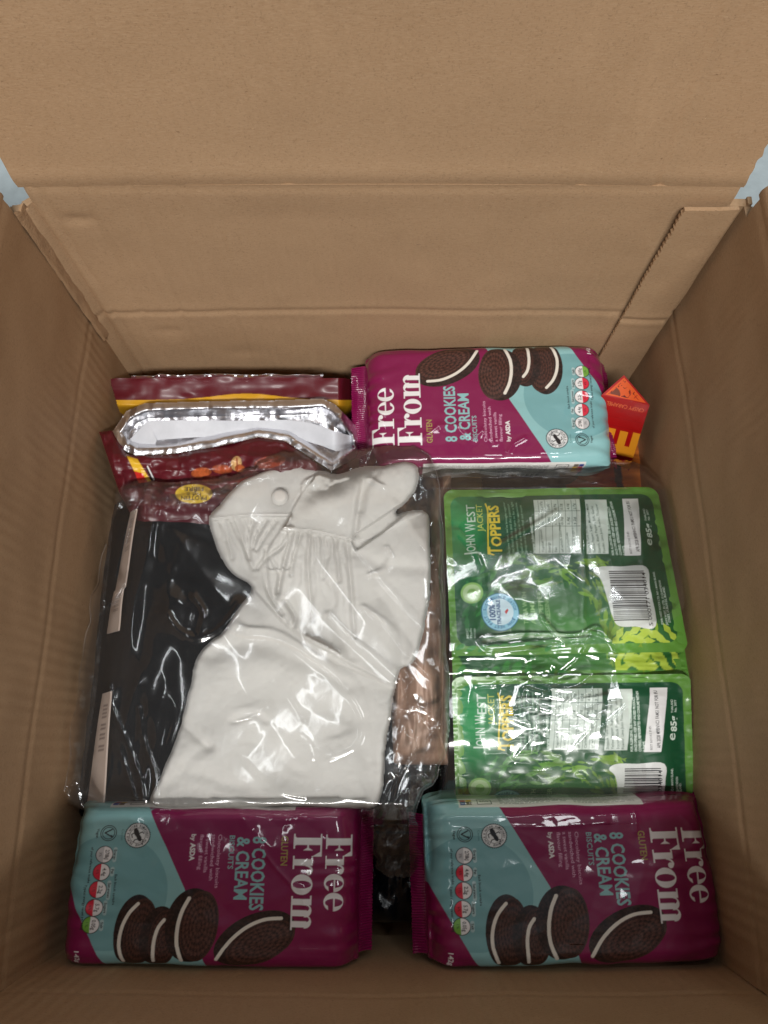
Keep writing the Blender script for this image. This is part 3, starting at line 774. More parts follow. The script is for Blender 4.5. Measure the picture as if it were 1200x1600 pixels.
    c.poly(bl, lin((226, 228, 226)))
    y = 484.0
    while y < 684:
        h_ = rg.choice((2.0, 2.6, 4.2, 5.6)); x0 = 750 + (y - 484) * .11; c.poly([R4(x0, y), R4(x0 + 143, y), R4(x0 + 143 + h_ * .1, y + h_), R4(x0, y + h_)], INK); y += h_ + rg.choice((2.2, 3.2, 4.6))
    up_text('5 000171 034014', 932, 704, 492, 15, INK, .01)
    up_text('JOHN WEST FOODS LTD, NO 1 MANN ISLAND,', 978, 700, 486, 9, W_, .02); up_text('JOHN WEST, EU LTD, 15 CLARENDON', 1000, 700, 520, 9, W_, .02); up_text('STREET, DUBLIN D2, IRELAND.', 1012, 690, 545, 9, W_, .02)
    x, y = R4(310, 640)
    c.ell(x, y, 72, 74, lin((40, 110, 150))); c.ell(x, y, 69, 71, lin((150, 204, 226))); c.ell(x, y, 50, 52, lin((214, 232, 240)))
    arc_text(c, 'SUSTAINABLE CATCH', x, y, 53, 190, 350, 11, lin((30, 90, 140))); arc_text(c, 'JOHN WEST FACT', x, y, 53, 30, 160, 11, lin((30, 90, 140)))
    up_text('100%', 292, 672, 610, 22, lin((24, 76, 130)), .03); up_text('TRACEABLE', 314, 690, 592, 13, lin((24, 76, 130)), .03)
    c.poly([R4(328, 640), R4(338, 628), R4(344, 634), R4(334, 650)], lin((200, 60, 60)))
    x, y = R4(197, 560); c.ell(x, y, 42, 42, lin((150, 196, 110))); c.ell(x, y, 34, 34, lin((196, 222, 170)), ring=.5)
    for k in range(3): up_text(('MSC', 'fish', 'eco')[k], 185 + k * 14, 738, 700, 9, W_, .01, .8)
    for k, (s_, a, b) in enumerate((('TUNA WITH', 690, 565), ('A LIME', 690, 600), ('PEPPER', 650, 560), ('DRESSING', 690, 585))):
        up_text(s_, 425 + k * 30, a, b, 17, lin((176, 212, 150)), .01, .75)
    return c
POUCH = pouch_print()
def pouch(label, q, zs, vspan, seed, n=470, m=360, bulge=.007, umap=(0, 900)):
    """q: photo corners far-left, far-right, near-right, near-left; zs: their heights"""
    root = thing('food_pouch', label, 'food pouch', tuple(P(*q[3], zs[3])), 'green foil pouches in the clear bag')
    p = [P(u, v, z) for (u, v), z in zip(q, zs)]
    A, B = np.meshgrid(np.linspace(0, 1, n), np.linspace(0, 1, m), indexing='ij')
    a, b = A[..., None], B[..., None]
    V = (p[0] * (1 - a) + p[1] * a) * (1 - b) + (p[3] * (1 - a) + p[2] * a) * b
    ea = np.minimum(A, 1 - A) * .163; eb = np.minimum(B, 1 - B) * .124; e = np.minimum(ea, eb)
    body = sstep(.004, .022, e)
    h = bulge * body * (np.sin(math.pi * A) ** .4) * (.6 + .4 * np.sin(math.pi * B)) + body * .0013 * fbm(A * 5, B * 4, seed, 3) + .0005 * (ridged(A * 11, B * 7, seed + 5, 2) - 1) * body
    h = h + .0004 * vnoise(A * 30, B * 30, seed + 8) * (1 - body) + .0015 * (1 - body) * np.sin(A * 8 + seed) * .5
    V = V + h[..., None] * np.array([0, 0, 1.0])
    rx, ry = .008 / .163, .008 / .124
    mask = np.hypot(np.clip((rx - np.minimum(A, 1 - A)) / rx, 0, None), np.clip((ry - np.minimum(B, 1 - B)) / ry, 0, None)) < 1
    cols = POUCH.sample(umap[0] + A * (umap[1] - umap[0]), vspan[0] + B * (vspan[1] - vspan[0]), .95)
    O = np.array(root.location)
    grid('printed_front', V - O, M_POUCH, root, mask=mask, cols=cols, flip=True)
    # plain back panel, flatter, welded along the rim
    s = slice(None, None, 9)
    V2 = V.copy(); V2[..., 2] -= h * 1.9 + .0009
    cc = np.empty(V2.shape); cc[:] = LIME
    grid('plain_back', V2[s, s] - O, M_POUCH, root, mask=mask[s, s], cols=cc[s, s])
    return root
pouch('lower one of the green food pouches, partly covered by the front cookie packet', [(705, 1057), (1079, 1052), (1086, 1258), (712, 1260)], [.137, .137, .112, .112], (0, 525), 5, m=300)
pouch('green food pouch showing only a narrow strip between two other pouches', [(702, 985), (1073, 990), (1083, 1078), (706, 1080)], [.128, .128, .133, .133], (585, 698), 9, n=160, m=70, bulge=.002)
pouch('upper green food pouch with barcode and round blue badge fully in view', [(692, 765), (1027, 760), (1078, 1019), (704, 1026)], [.131, .131, .144, .144], (0, 698), 15)

# ------------------------------------------------------------------ things laid out from heights over a photo-plane grid
def field(u0, u1, v0, v1, st):
    U, V = np.meshgrid(np.arange(u0, u1 + st, st), np.arange(v0, v1 + st, st), indexing='ij'); return U, V
def Z8(pts): return [(90 + x * .50833, 720 + y * .50833) for x, y in pts]
def Z2(pts): return [(140 + x * .38333, 540 + y * .38333) for x, y in pts]
def Z4(pts): return [(660 + x * .38333, 720 + y * .38333) for x, y in pts]
def Z5(pts): return [(660 + x * .38333, 1000 + y * .38333) for x, y in pts]

# clothes: one height map for black garment and blouse, so the bag can lie over both
U, V = field(100, 712, 692, 1412, 1.5)
black_o = smooth_poly([(186, 800), (240, 792), (330, 800), (440, 830), (560, 900), (620, 1060), (600, 1262), (420, 1282), (250, 1280), (170, 1276), (134, 1262), (138, 1190), (152, 1090), (163, 980), (176, 860)], True, 4)
sd = sdist(U, V, black_o)
zb = .098 + .030 * sstep(-2, 34, sd) + .003 * fbm(U / 60, V / 60, 31, 3)
for pts, wd, hgt in (([(335, 470), (420, 430), (450, 470), (600, 380)], 14, .004), ([(350, 330), (300, 520), (330, 640)], 16, .003), ([(430, 540), (380, 640), (300, 800)], 15, .004), ([(250, 560), (230, 760)], 14, .003), ([(170, 830), (230, 960)], 10, .003)):
    zb = zb + hgt * np.exp(-(seg_dist(U, V, Z8(pts)) / wd) ** 2) * (sd > 0)
root = grid('black_garment', P(U, V, zb), M_BLACK, mask=sd > -14, flip=True)
tag(root, 'folded black garment inside the clear bag beside the cream blouse', 'garment')
thick(root, .004, -1)

bl = smooth_poly(Z8([(468, 185), (500, 138), (560, 72), (640, 32), (720, 15), (800, 30), (860, 45), (940, 20), (1000, 22), (1070, 5), (1106, 22), (1096, 90), (1066, 128), (1040, 152), (1046, 166), (1070, 158), (1132, 165), (1142, 290), (1136, 440), (1096, 605), (1052, 640), (1032, 720), (1002, 900), (985, 1050), (900, 1066), (700, 1060), (560, 1075), (400, 1090), (310, 1075), (288, 1040), (312, 990), (350, 900),
                    (385, 800), (410, 690), (430, 612), (470, 562), (512, 528), (560, 450), (598, 398), (590, 375), (540, 345), (500, 280)]), True, 4)
sb = sdist(U, V, bl)
def poly_step(pts, h, wd, sm=True):
    q = smooth_poly(Z8(pts), True, 4) if sm else Z8(pts)
    return h * sstep(-wd, wd, sdist(U, V, q))
def vall(pts, wd, dep):
    q = smooth_poly(Z8(pts), False, 5); d = seg_dist(U, V, q); return -1.15 * dep * np.exp(-(d / wd) ** 2) + .12 * dep * np.exp(-((d - 2.3 * wd) / (1.2 * wd)) ** 2)
sb = sb + 1.3 * vnoise(U / 26, V / 26, 77) + .5 * vnoise(U / 8, V / 8, 78)
zc = .1355 + .0040 * (1 - np.exp(-np.clip(sb, 0, None) / 2.2)) - .014 * sstep(0, -3, sb)
zc = zc + .0006 * blur(facet(U / 60 + V / 90, V / 80 - U / 150, 79), 6, 2) + .00012 * blur(facet(U / 22, V / 27, 76), 2, 2)
zx, zy = (U - 90) / .50833, (V - 720) / .50833
def gathers(x, y, seam, x0, x1, slant, period, reach, amp, seed):
    dy = y - seam(x); ph = (x - slant * dy + 20 * vnoise(x / 60, y / 70, seed) + 8 * vnoise(x / 22, y / 40, seed + 1)) / period
    pl = np.abs(np.sin(math.pi * ph)) ** .75 - .62
    amp = amp * (.45 + .55 * np.clip(vnoise(np.floor(ph) * 1.7, ph * 0, seed + 2) + .6, 0, 1.4))
    return amp * pl * sstep(0, 8, dy) * np.exp(-np.clip(dy, 0, None) / reach) * sstep(x0, x0 + 25, x) * sstep(x1, x1 - 25, x)
zc = zc + gathers(zx, zy, lambda x: 212 + (x - 690) * .15, 680, 915, .05, 27, 150, .0042, 61) + gathers(zx, zy, lambda x: 180 - (x - 470) * .03, 478, 700, .45, 24, 70, .0040, 65) * (zy < 330)
zc = zc + .0028 * fbm(U / 75, V / 75, 71, 2) + .00025 * vnoise(U / 7, V / 7, 74)
upper = [(440, 120), (560, 0), (1200, -40), (1250, 640), (1060, 690), (940, 645), (850, 596), (765, 550), (695, 498), (610, 405), (545, 350), (430, 250)]
zc = blur(zc, 1, 1)
zc = zc + poly_step(upper, .0050, 2.6)
bodice = [(430, 40), (800, -60), (1200, -60), (1200, 120), (960, 240), (905, 250), (800, 224), (700, 214), (690, 212), (712, 174), (600, 174), (440, 186)]
zc = zc - poly_step([(1090, 118), (1042, 142), (960, 198), (915, 226), (903, 250), (918, 276), (1000, 220), (1075, 160)], .0085, 1.6, False)
zc = zc + poly_step(bodice, .0016, 1.4, False)
placket = [(800, 40), (1250, -40), (1250, 700), (900, 640), (760, 545), (690, 470), (640, 380), (640, 290), (690, 205), (745, 110)]
zc = zc + poly_step(placket, .0030, 2.2)
zc = zc + .0055 * np.exp(-(seg_dist(U, V, Z8([(600, 380), (690, 490), (770, 548), (860, 596)])) / 16) ** 2)
for pts, wd, dep in (
        ([(505, 188), (520, 230), (535, 300)], 3.0, .0016), ([(545, 182), (565, 228), (585, 290), (600, 330)], 3.4, .0026), ([(600, 184), (588, 240), (590, 300)], 3.2, .0022), ([(640, 184), (610, 236), (602, 268)], 3.0, .0026),
        ([(672, 186), (640, 230), (612, 275)], 2.6, .0020), ([(712, 222), (690, 262), (640, 300), (615, 330)], 3.4, .0032), ([(722, 222), (705, 280), (690, 340), (678, 405)], 3.2, .0034), ([(748, 222), (728, 290), (716, 350)], 2.8, .0022),
        ([(775, 224), (770, 330), (776, 420), (782, 490)], 3.4, .0034), ([(815, 230), (822, 300), (818, 360)], 3.0, .0018), ([(850, 236), (862, 300), (866, 370)], 3.0, .0020), ([(888, 246), (896, 320), (905, 420), (912, 540)], 3.6, .0030),
        ([(642, 275), (640, 340), (652, 410), (690, 470)], 3.4, .0034), ([(655, 300), (680, 350), (672, 420)], 3.2, .002), ([(700, 430), (730, 480), (725, 510)], 3.2, .003),
        ([(785, 52), (742, 110), (700, 190)], 1.6, .0010), ([(940, 60), (925, 140), (915, 225)], 4.5, .0030), ([(985, 30), (950, 80), (935, 150)], 6, .0026),
        ([(920, 285), (1000, 320), (1120, 330)], 9, .0020), ([(1000, 420), (1060, 520), (1060, 620)], 10, .0028), ([(840, 380), (850, 480), (900, 600)], 9, .0024),
        ([(470, 600), (600, 560), (760, 620), (900, 690)], 14, .0032), ([(385, 810), (440, 860), (465, 880)], 7, .0018), ([(465, 880), (420, 905), (385, 945)], 9, .0016), ([(660, 680), (680, 800), (690, 960)], 16, .0018),
        ([(330, 990), (420, 960), (560, 1010)], 13, .0026), ([(480, 1040), (640, 1045), (860, 1040)], 6, .0020), ([(850, 760), (940, 830), (960, 980)], 14, .0022), ([(540, 800), (600, 780), (640, 800)], 6, .0012)):
    zc = zc + vall(pts, wd, dep)
for pts in ([(470, 182), (600, 170), (712, 170)], [(692, 211), (800, 221), (904, 246)]):      # stitched seams
    d = seg_dist(U, V, Z8(pts)); zc = zc - .0012 * np.exp(-(d / 1.3) ** 2) + .0007 * np.exp(-((d - 3.2) / 1.4) ** 2)
br = thing('cream_blouse', 'folded cream blouse with gathered seams and a covered button, in the clear bag', 'blouse', tuple(P(450, 1000, .12)))
O = np.array(br.location)
thick(grid('fabric', P(U, V, zc) - O, M_CREAM, br, mask=sb > -3, flip=True), .0012, -1)
# covered button
a = np.linspace(0, 2 * math.pi, 40, endpoint=False); rr_ = np.linspace(0, 1, 9)
bc = P(*Z8([(682, 111)])[0], .1515)
A, Rr = np.meshgrid(a, rr_, indexing='ij')
Bt = np.stack([bc[0] + .0062 * Rr * np.cos(A), bc[1] + .0062 * Rr * np.sin(A), bc[2] - .004 + .0036 * np.sqrt(np.clip(1 - Rr ** 2.6, 0, 1)) + .003], -1)
grid('button', Bt - O, M_CREAM, br, wrap=True)
# insert cards at the garment's edge
def card(label, q, zs, th=.0011):
    p = [P(u, v, z) for (u, v), z in zip(q, zs)]
    A, B = np.meshgrid(np.linspace(0, 1, 20), np.linspace(0, 1, 60), indexing='ij'); a, b = A[..., None], B[..., None]
    Vv = (p[0] * (1 - a) + p[1] * a) * (1 - b) + (p[3] * (1 - a) + p[2] * a) * b
    Vv = Vv + np.array([0, 0, 1]) * (.0008 * np.sin(B * 5))[..., None]
    cc = np.empty(Vv.shape); cc[:] = lin((190, 172, 160))
    for k in range(12): cc = np.where(((np.abs(B - .12 - .035 * k) < .008) & (A > .35) & (A < .8) & (k % 5 != 4))[..., None], lin((120, 104, 98)), cc)
    o = grid('insert_card', Vv, M_CARTON, cols=cc, flip=True); thick(o, th, -1); return tag(o, label, 'card')
card('slim beige card edge beside the top of the black garment', [(204, 800), (213, 795), (194, 916), (178, 930)], [.124, .138, .140, .122])
card('slim beige card edge beside the bottom of the black garment', [(160, 1084), (173, 1080), (160, 1262), (134, 1264)], [.118, .134, .134, .112])
card('short beige card edge between the two longer cards at the black garment', [(178, 924), (192, 918), (184, 985), (166, 990)], [.116, .134, .134, .114])

# ------------------------------------------------------------------ snack pouch with its foil inside showing
sp = thing('snack_pouch', 'maroon and yellow foil snack pouch, bunched open to its silver inside, at the back wall', 'snack pouch', tuple(P(370, 680, .09)))
O = np.array(sp.location)
MAR = lin((92, 18, 30)); MAR2 = lin((66, 12, 22)); YEL = lin((214, 160, 34))
u2, v2 = field(156, 596, 586, 700, 1.2)
c = Canvas(156, 600, 580, 860, 3.0, MAR)
c.fill((156, 600, 580, 860), lambda X, Y: (Y > 625 - 10 * np.exp(-((X - 385) / 70) ** 2)) & (Y < 652), YEL)
c.fill((156, 600, 580, 860), lambda X, Y: (Y >= 652), MAR2)
rear = [(170, 591), (300, 588), (420, 587), (548, 591), (552, 660), (548, 700), (215, 700), (188, 650)]
zz = .135 - .022 * sstep(528, 552, u2) - (v2 - 590) * .00016 - .035 * sstep(632, 656, v2) + .0016 * fbm(u2 / 40, v2 / 25, 5, 2) + .0008 * np.sin(u2 / 9) * sstep(600, 588, v2)
thick(grid('rear_panel', P(u2, v2, zz) - O, M_FOILPRINT, sp, mask=inside(u2, v2, rear), cols=c.sample(u2, v2, .5), flip=True), .0006, -1)
# bright cut edge of the foil along the top
uu = np.linspace(205, 505, 160); ed = []
for k in range(4): ed.append(P(uu, 590.5 - 1.2 * k + 1.4 * vnoise(uu / 14, uu * 0, 3) - 2.2 * np.sin((uu - 205) / 300 * math.pi),   .1375 + .0012 * k + .0008 * vnoise(uu / 8, uu * 0 + k, 5)))
thick(grid('foil_edge', np.array(ed) - O, M_FOIL, sp, flip=True), .0004, 0)
# silver gusset: a crumpled boat shape
gus = (Z2([(95, 350), (150, 268), (225, 236), (500, 228), (780, 224), (950, 217), (1000, 240), (1060, 300), (1100, 350), (1118, 430), (1060, 470), (985, 510), (940, 480), (800, 390), (690, 372), (520, 410), (340, 440), (190, 448), (135, 425)]))
u2, v2 = field(170, 575, 618, 742, 1.0)
s2 = sdist(u2, v2, gus)
zz = .142 - .014 * sstep(9, 24, s2) - .030 * sstep(530, 572, u2) + .0016 * facet(u2 / 40 + v2 / 60, v2 / 26, 15) * sstep(10, 16, s2) + .0005 * facet(u2 / 10, v2 / 14, 16) + .0005 * facet(u2 / 22 - v2 / 30, v2 / 24, 19) + .0010 * facet(u2 / 44, v2 / 34, 18) - .0010 * sstep(7, 0, s2)
zz = zz + .0030 * facet(u2 / 13, v2 / 17, 25) * (np.exp(-((u2 - 195) / 22) ** 2) + np.exp(-((u2 - 535) / 26) ** 2))
thick(grid('foil_gusset', P(u2, v2, zz) - O, M_FOIL, sp, mask=s2 > -1, flip=True), .0004, -1)
# white strip across the opening
top = smooth_poly(Z2([(238, 306), (420, 304), (640, 306), (820, 304), (940, 326), (1000, 350), (1086, 372)]), False, 10)
bot = smooth_poly(Z2([(272, 386), (430, 374), (640, 366), (800, 370), (920, 400), (990, 425), (1050, 446)]), False, 10)
k = np.linspace(0, 1, 10)[:, None]
t_, b_ = np.array(top), np.array(bot)
uq = t_[None, :, 0] * (1 - k) + b_[None, :, 0] * k; vq = t_[None, :, 1] * (1 - k) + b_[None, :, 1] * k
zq = .1395 - .006 * k + .0010 * np.sin(uq / 37) + .0012 * facet(uq / 60, vq / 40, 4) - .026 * sstep(520, 565, uq)
thick(grid('white_strip', P(uq, vq, zq) - O, M_PAPER, sp, flip=True), .0004, 0)
tl = np.array(smooth_poly(Z2([(238, 306), (200, 345), (160, 388)]), False, 8)); tb = np.array(smooth_poly(Z2([(274, 384), (262, 420), (250, 446)]), False, 8))
uq = tl[None, :, 0] * (1 - k) + tb[None, :, 0] * k; vq = tl[None, :, 1] * (1 - k) + tb[None, :, 1] * k
zq = .1390 - .004 * k - .006 * np.linspace(0, 1, uq.shape[1])[None] ** 1.5
thick(grid('white_strip', P(uq, vq, zq) - O, M_PAPER, sp), .0004, 0)
# front panel with nuts and the yellow badge
c = Canvas(150, 600, 640, 900, 4.0, MAR)
c.fill((150, 600, 640, 900), lambda X, Y: vnoise(X / 60, Y / 40, 9) > .0, MAR2, .35)
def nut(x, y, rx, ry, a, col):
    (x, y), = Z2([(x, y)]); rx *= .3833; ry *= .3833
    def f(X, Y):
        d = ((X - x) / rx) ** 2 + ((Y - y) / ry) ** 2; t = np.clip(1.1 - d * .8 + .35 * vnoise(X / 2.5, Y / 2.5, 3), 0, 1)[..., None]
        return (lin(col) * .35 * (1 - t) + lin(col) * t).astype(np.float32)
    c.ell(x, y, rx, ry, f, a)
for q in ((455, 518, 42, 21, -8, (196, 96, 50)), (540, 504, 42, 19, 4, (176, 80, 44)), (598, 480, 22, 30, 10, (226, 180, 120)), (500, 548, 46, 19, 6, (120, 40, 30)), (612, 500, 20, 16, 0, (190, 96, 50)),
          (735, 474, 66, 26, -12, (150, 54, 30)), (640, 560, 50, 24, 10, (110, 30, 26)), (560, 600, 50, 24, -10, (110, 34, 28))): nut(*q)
c.line(Z2([(600, 458), (602, 505)]), 2.2, lin((150, 70, 40)))
for a_, b_, col in (([(150, 448), (195, 462), (250, 552), (205, 560)], 0, (226, 180, 40)), ([(182, 512), (214, 520), (238, 556), (200, 560)], 0, (200, 40, 34)), ([(228, 494), (244, 500), (268, 545), (252, 552)], 0, (20, 16, 18))):
    c.poly(Z2(a_), lin(col))
c.line(Z2([(236, 492), (262, 546)]), 2.0, WHITE)
(x, y), = Z2([(425, 604)]); c.ell(x, y, 29, 15, lin((224, 186, 52)))
for s_, dy, L in (('PROTEIN', 7.5, 40), ('High in', 2.0, 22), ('FIBRE', -6.5, 30)): c.text(s_, (x + L / 2, y + dy - 4), (-1, 0), (0, 1), L, 6.2, lin((60, 40, 20)), .02)
front = Z2([(38, 352), (92, 344), (125, 395), (150, 440), (190, 450), (340, 442), (520, 412), (690, 373), (790, 383), (900, 460), (975, 516), (1060, 470), (1118, 448), (1140, 520), (1130, 640), (1000, 760), (200, 760), (120, 600)])
u2, v2 = field(152, 590, 664, 836, 1.0)
s2 = sdist(u2, v2, front)
zz = .1425 - .030 * sstep(530, 575, u2) + .004 * np.exp(-((v2 - 720) / 30) ** 2) - .00028 * np.clip(v2 - 735, 0, None) + .0026 * fbm(u2 / 45, v2 / 30, 55, 3) + .0012 * (ridged(u2 / 30, v2 / 26, 35, 2) - 1) - .003 * np.exp(-(s2 / 4) ** 2)
zz = zz - .012 * np.exp(-(((u2 - 512) / 14) ** 2 + ((v2 - 735) / 22) ** 2)) + .004 * sstep(206, 184, u2)
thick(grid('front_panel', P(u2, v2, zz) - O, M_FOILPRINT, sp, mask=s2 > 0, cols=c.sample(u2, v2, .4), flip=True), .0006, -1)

# ------------------------------------------------------------------ triangular carton
A0, B0, C0 = P(975, 586, .152), P(1015, 633, .150), P(940, 617, .147)
axis = P(982, 738, .085) - B0; axis = axis / np.linalg.norm(axis) * .115
tc = thing('triangular_carton', 'red triangular sweet carton standing on end in the back corner', 'carton', tuple((A0 + B0 + C0) / 3 + axis))
O = np.array(tc.location)
def tri_end(name, p, q, r_, paint, flip):
    n = 90; verts = []; cols = []; faces = []; idx = {}
    for i in range(n + 1):
        for j in range(n + 1 - i):
            a, b = i / n, j / n; idx[i, j] = len(verts); verts.append(p * (1 - a - b) + q * a + r_ * b - O); cols.append((a, b))
    for i in range(n):
        for j in range(n - i):
            faces.append((idx[i, j], idx[i + 1, j], idx[i, j + 1]))
            if i + j < n - 1: faces.append((idx[i + 1, j], idx[i + 1, j + 1], idx[i, j + 1]))
    ab = np.array(cols)
    f = np.array(faces); f = f[:, ::-1] if flip else f
    return raw(name, verts, f, M_CARTON, tc, paint(ab[:, 0], ab[:, 1]), smooth=False)
RED = lin((172, 16, 17)); ORG = lin((226, 92, 30)); AMB = lin((232, 150, 36))
def tri_paint(a, b):
    e = np.minimum(np.minimum(a, b), 1 - a - b); o = np.empty((len(a), 3)); o[:] = RED
    o = np.where((e > .05)[:, None], ORG, o)
    r1 = ridged(a * 9, b * 9, 3, 2); blob = (e > .09) & (r1 > 1.0)
    o = np.where(blob[:, None], lin((168, 40, 14)) * (.5 + .8 * np.clip(vnoise(a * 26, b * 26, 5), -.3, 1))[:, None], o)
    inner = (e > .12) & (np.hypot(a - .18, b - .62) < .17)
    o = np.where(inner[:, None], lin((120, 58, 34)), o); return o
tri_end('end_panel', A0, B0, C0, tri_paint, False)
c = Canvas(0, 100, 0, 150, 8.0, RED)
S1, T1 = (-1, 0), (0, 1)
c.text('CRISPY CARAMEL', (92, 6), S1, T1, 78, 4.6, lin((226, 120, 70)), 0)
c.line([(10, 24), (95, 24)], .6, lin((150, 14, 14))); c.line([(10, 34), (95, 35)], .6, lin((150, 14, 14)))
c.text('E', (97, 72), (0, -1), (-1, 0), 34, 62, AMB, .05); c.text('N', (97, 116), (0, -1), (-1, 0), 36, 58, AMB, .04)
def side(p, q, cv, name, flip):
    A, B = np.meshgrid(np.linspace(0, 1, 200 if cv else 12), np.linspace(0, 1, 240 if cv else 12), indexing='ij')
    Vv = p * (1 - A[..., None]) + q * A[..., None] + axis * B[..., None]
    cc = cv.sample(A * 100, B * 150, .25) if cv else np.broadcast_to(RED, Vv.shape)
    return grid(name, Vv - O, M_CARTON, tc, cols=np.array(cc), flip=flip, smooth=False)
side(C0, B0, c, 'side_panel', False); side(B0, A0, None, 'side_panel', False); side(A0, C0, None, 'side_panel', False)

# ------------------------------------------------------------------ packets glimpsed under the clear bags
def pillow(name, label, cat, q, z, hgt, mat, seed, paint=None, n=110, m=140):
    """a soft packet: photo corners far-left, far-right, near-right, near-left on height z"""
    p = [P(u, v, z) for u, v in q]
    A, B = np.meshgrid(np.linspace(0, 1, n), np.linspace(0, 1, m), indexing='ij'); a, b = A[..., None], B[..., None]
    Vb = (p[0] * (1 - a) + p[1] * a) * (1 - b) + (p[3] * (1 - a) + p[2] * a) * b
    e = np.minimum(np.minimum(A, 1 - A) * 2, np.minimum(B, 1 - B) * 4)
    h = hgt * np.sqrt(np.clip(1 - (1 - np.clip(e * 1.3, 0, 1)) ** 2, 0, 1)) * (1 + .18 * fbm(A * 4, B * 6, seed, 2)) + .0022 * blur(facet(A * 5, B * 8, seed + 3), 1, 1) + .0006 * facet(A * 14, B * 20, seed + 4)
    rt = thing(name, label, cat, tuple(sum(p) / 4)); O = np.array(rt.location)
    Vt = Vb + h[..., None] * np.array([0, 0, 1]); Vl = Vb - np.minimum(h, .02)[..., None] * np.array([0, 0, .6]) - np.array([0, 0, .0006])
    cc = paint(A, B) if paint else None
    grid('upper_sheet', Vt - O, mat, rt, cols=cc, flip=True); grid('lower_sheet', Vl - O, mat, rt, cols=cc)
    return rt
pillow('bronze_packet', 'bronze foil packet glimpsed under clear plastic between blouse and green pouches', 'packet', [(600, 745), (705, 745), (700, 1195), (612, 1195)], .098, .024, M_BRONZE, 3)
def navy_paint(A, B):
    o = np.empty(A.shape + (3,)); o[:] = lin((30, 42, 72))
    o = np.where((A < .18)[..., None], lin((196, 168, 120)), o); o = np.where(((A > .56) & (A < .80) & (vnoise(A * 9, B * 5, 3) > -.4))[..., None], lin((150, 40, 44)), o)
    return np.where((A > .84)[..., None], lin((206, 120, 52)), o)
pillow('navy_packet', 'navy, red and orange packet glimpsed through film behind the green pouches', 'packet', [(690, 690), (1010, 690), (1020, 800), (690, 800)], .074, .020, M_NAVY, 13, navy_paint)
pillow('black_packet', 'black wrapped packet down in the dark gap between the front cookie packets', 'packet', [(566, 1190), (700, 1190), (690, 1440), (560, 1440)], .060, .026, M_DARKFILM, 23)

# ------------------------------------------------------------------ clear bags
def ridge_sum(Ux, Vx, lines, default_w=2.4, default_h=.0011):
    z = 0
    for L in lines:
        pts, wd, h = (L + (default_w, default_h))[:3] if isinstance(L, tuple) and not isinstance(L[0], (int, float)) else (L, default_w, default_h)
        q = smooth_poly(pts, False, 6); d = seg_dist(Ux, Vx, q)
        z = z + .42 * h * np.exp(-(d / (wd * 1.15)) ** 1.6)
    return z
cont = np.maximum(np.where(sd > -14, zb, .096), np.where(sb > -3, zc, .096))
# the bag is held up a little by the snack pouch and bronze packet at its margins
cont = np.maximum(cont, .112 * (U > 600) * (V < 1200)); cont = np.maximum(cont, .147 * (V < 790) * (U < 540)); cont = np.maximum(cont, .119 * (V < 800))
soft = np.maximum(blur(np.maximum(cont, .132), 40, 3) + .007, .1545 - .00006 * np.clip(780 - V, 0, None))
top_ = blur(np.maximum(soft, cont + .002), 8, 2)
w_lines = [(Z8([(520, 525), (560, 545), (650, 555), (720, 580), (800, 630), (870, 690), (920, 760), (935, 820), (915, 880), (840, 915)]), 3.0, .0017),
           (Z8([(830, 480), (900, 550), (960, 600), (1040, 675)]), 3.2, .0020), (Z8([(940, 460), (1010, 510), (1080, 600), (1150, 670), (1195, 710)]), 2.4, .0014),
           (Z8([(1140, 440), (1180, 500), (1196, 590), (1205, 700)]), 2.6, .0018), (Z8([(565, 915), (620, 970), (690, 1020), (760, 1035)]), 2.2, .0012), (Z8([(745, 845), (770, 870), (785, 915)]), 2.6, .0014),
           (Z8([(960, 360), (1005, 345), (1025, 310), (1012, 275)]), 2.6, .0014), (Z8([(335, 470), (370, 520), (430, 545), (500, 515), (560, 440)]), 6.0, .0036), (Z8([(420, 420), (450, 470), (440, 520)]), 5.0, .0028),
           (Z8([(160, 690), (170, 760), (200, 830), (250, 960), (265, 1040)]), 2.6, .0018), (Z8([(195, 900), (215, 960), (240, 1040)]), 2.4, .0016), (Z8([(250, 760), (265, 860), (300, 960), (295, 1050)]), 3.0, .0018),
           (Z8([(105, 460), (160, 440), (200, 380)]), 3.0, .0018), (Z8([(75, 660), (100, 560), (110, 450)]), 2.2, .0016), (Z8([(40, 900), (60, 1000), (70, 1060)]), 2.2, .0016), (Z8([(640, 345), (690, 350), (715, 345)]), 2.0, .0010),
           (Z8([(900, 250), (1000, 380), (1130, 520)]), 1.8, .0009), (Z8([(960, 60), (1000, 80)]), 3, .0014), (Z8([(540, 800), (600, 785), (640, 760)]), 2, .0009), (Z8([(1020, 790), (1100, 760), (1170, 800)]), 2.2, .0014),
           (Z8([(1130, 800), (1150, 780), (1190, 790)]), 2.2, .0016), (Z8([(1060, 940), (1130, 860), (1180, 800)]), 2.0, .0014), (Z8([(670, 680), (720, 730), (760, 800)]), 2, .0010),
           ([(240, 800), (330, 770), (420, 742)], 3, .0014), ([(180, 900), (205, 800), (240, 760)], 3, .0015), ([(620, 1215), (612, 1250), (590, 1305)], 2.4, .0020), ([(640, 1180), (600, 1260), (560, 1300)], 2.0, .0014)]
ra, rb = (U + V) * .7071, (U - V) * .7071
film_wrinkle = blur(blur(.0036 * facet(U / 150 + V / 300, V / 170 - U / 400, 81), 6, 2) + .0013 * facet(ra / 190, rb / 62, 85) * sstep(180, 300, U) + .0010 * ridged(U / 52 + V / 170, V / 260 - U / 90, 87, 2) * sstep(330, 230, U) + .0005 * facet(ra / 46, rb / 120, 87) * .4, 2, 1)
zf = top_ + ridge_sum(U, V, w_lines) + film_wrinkle
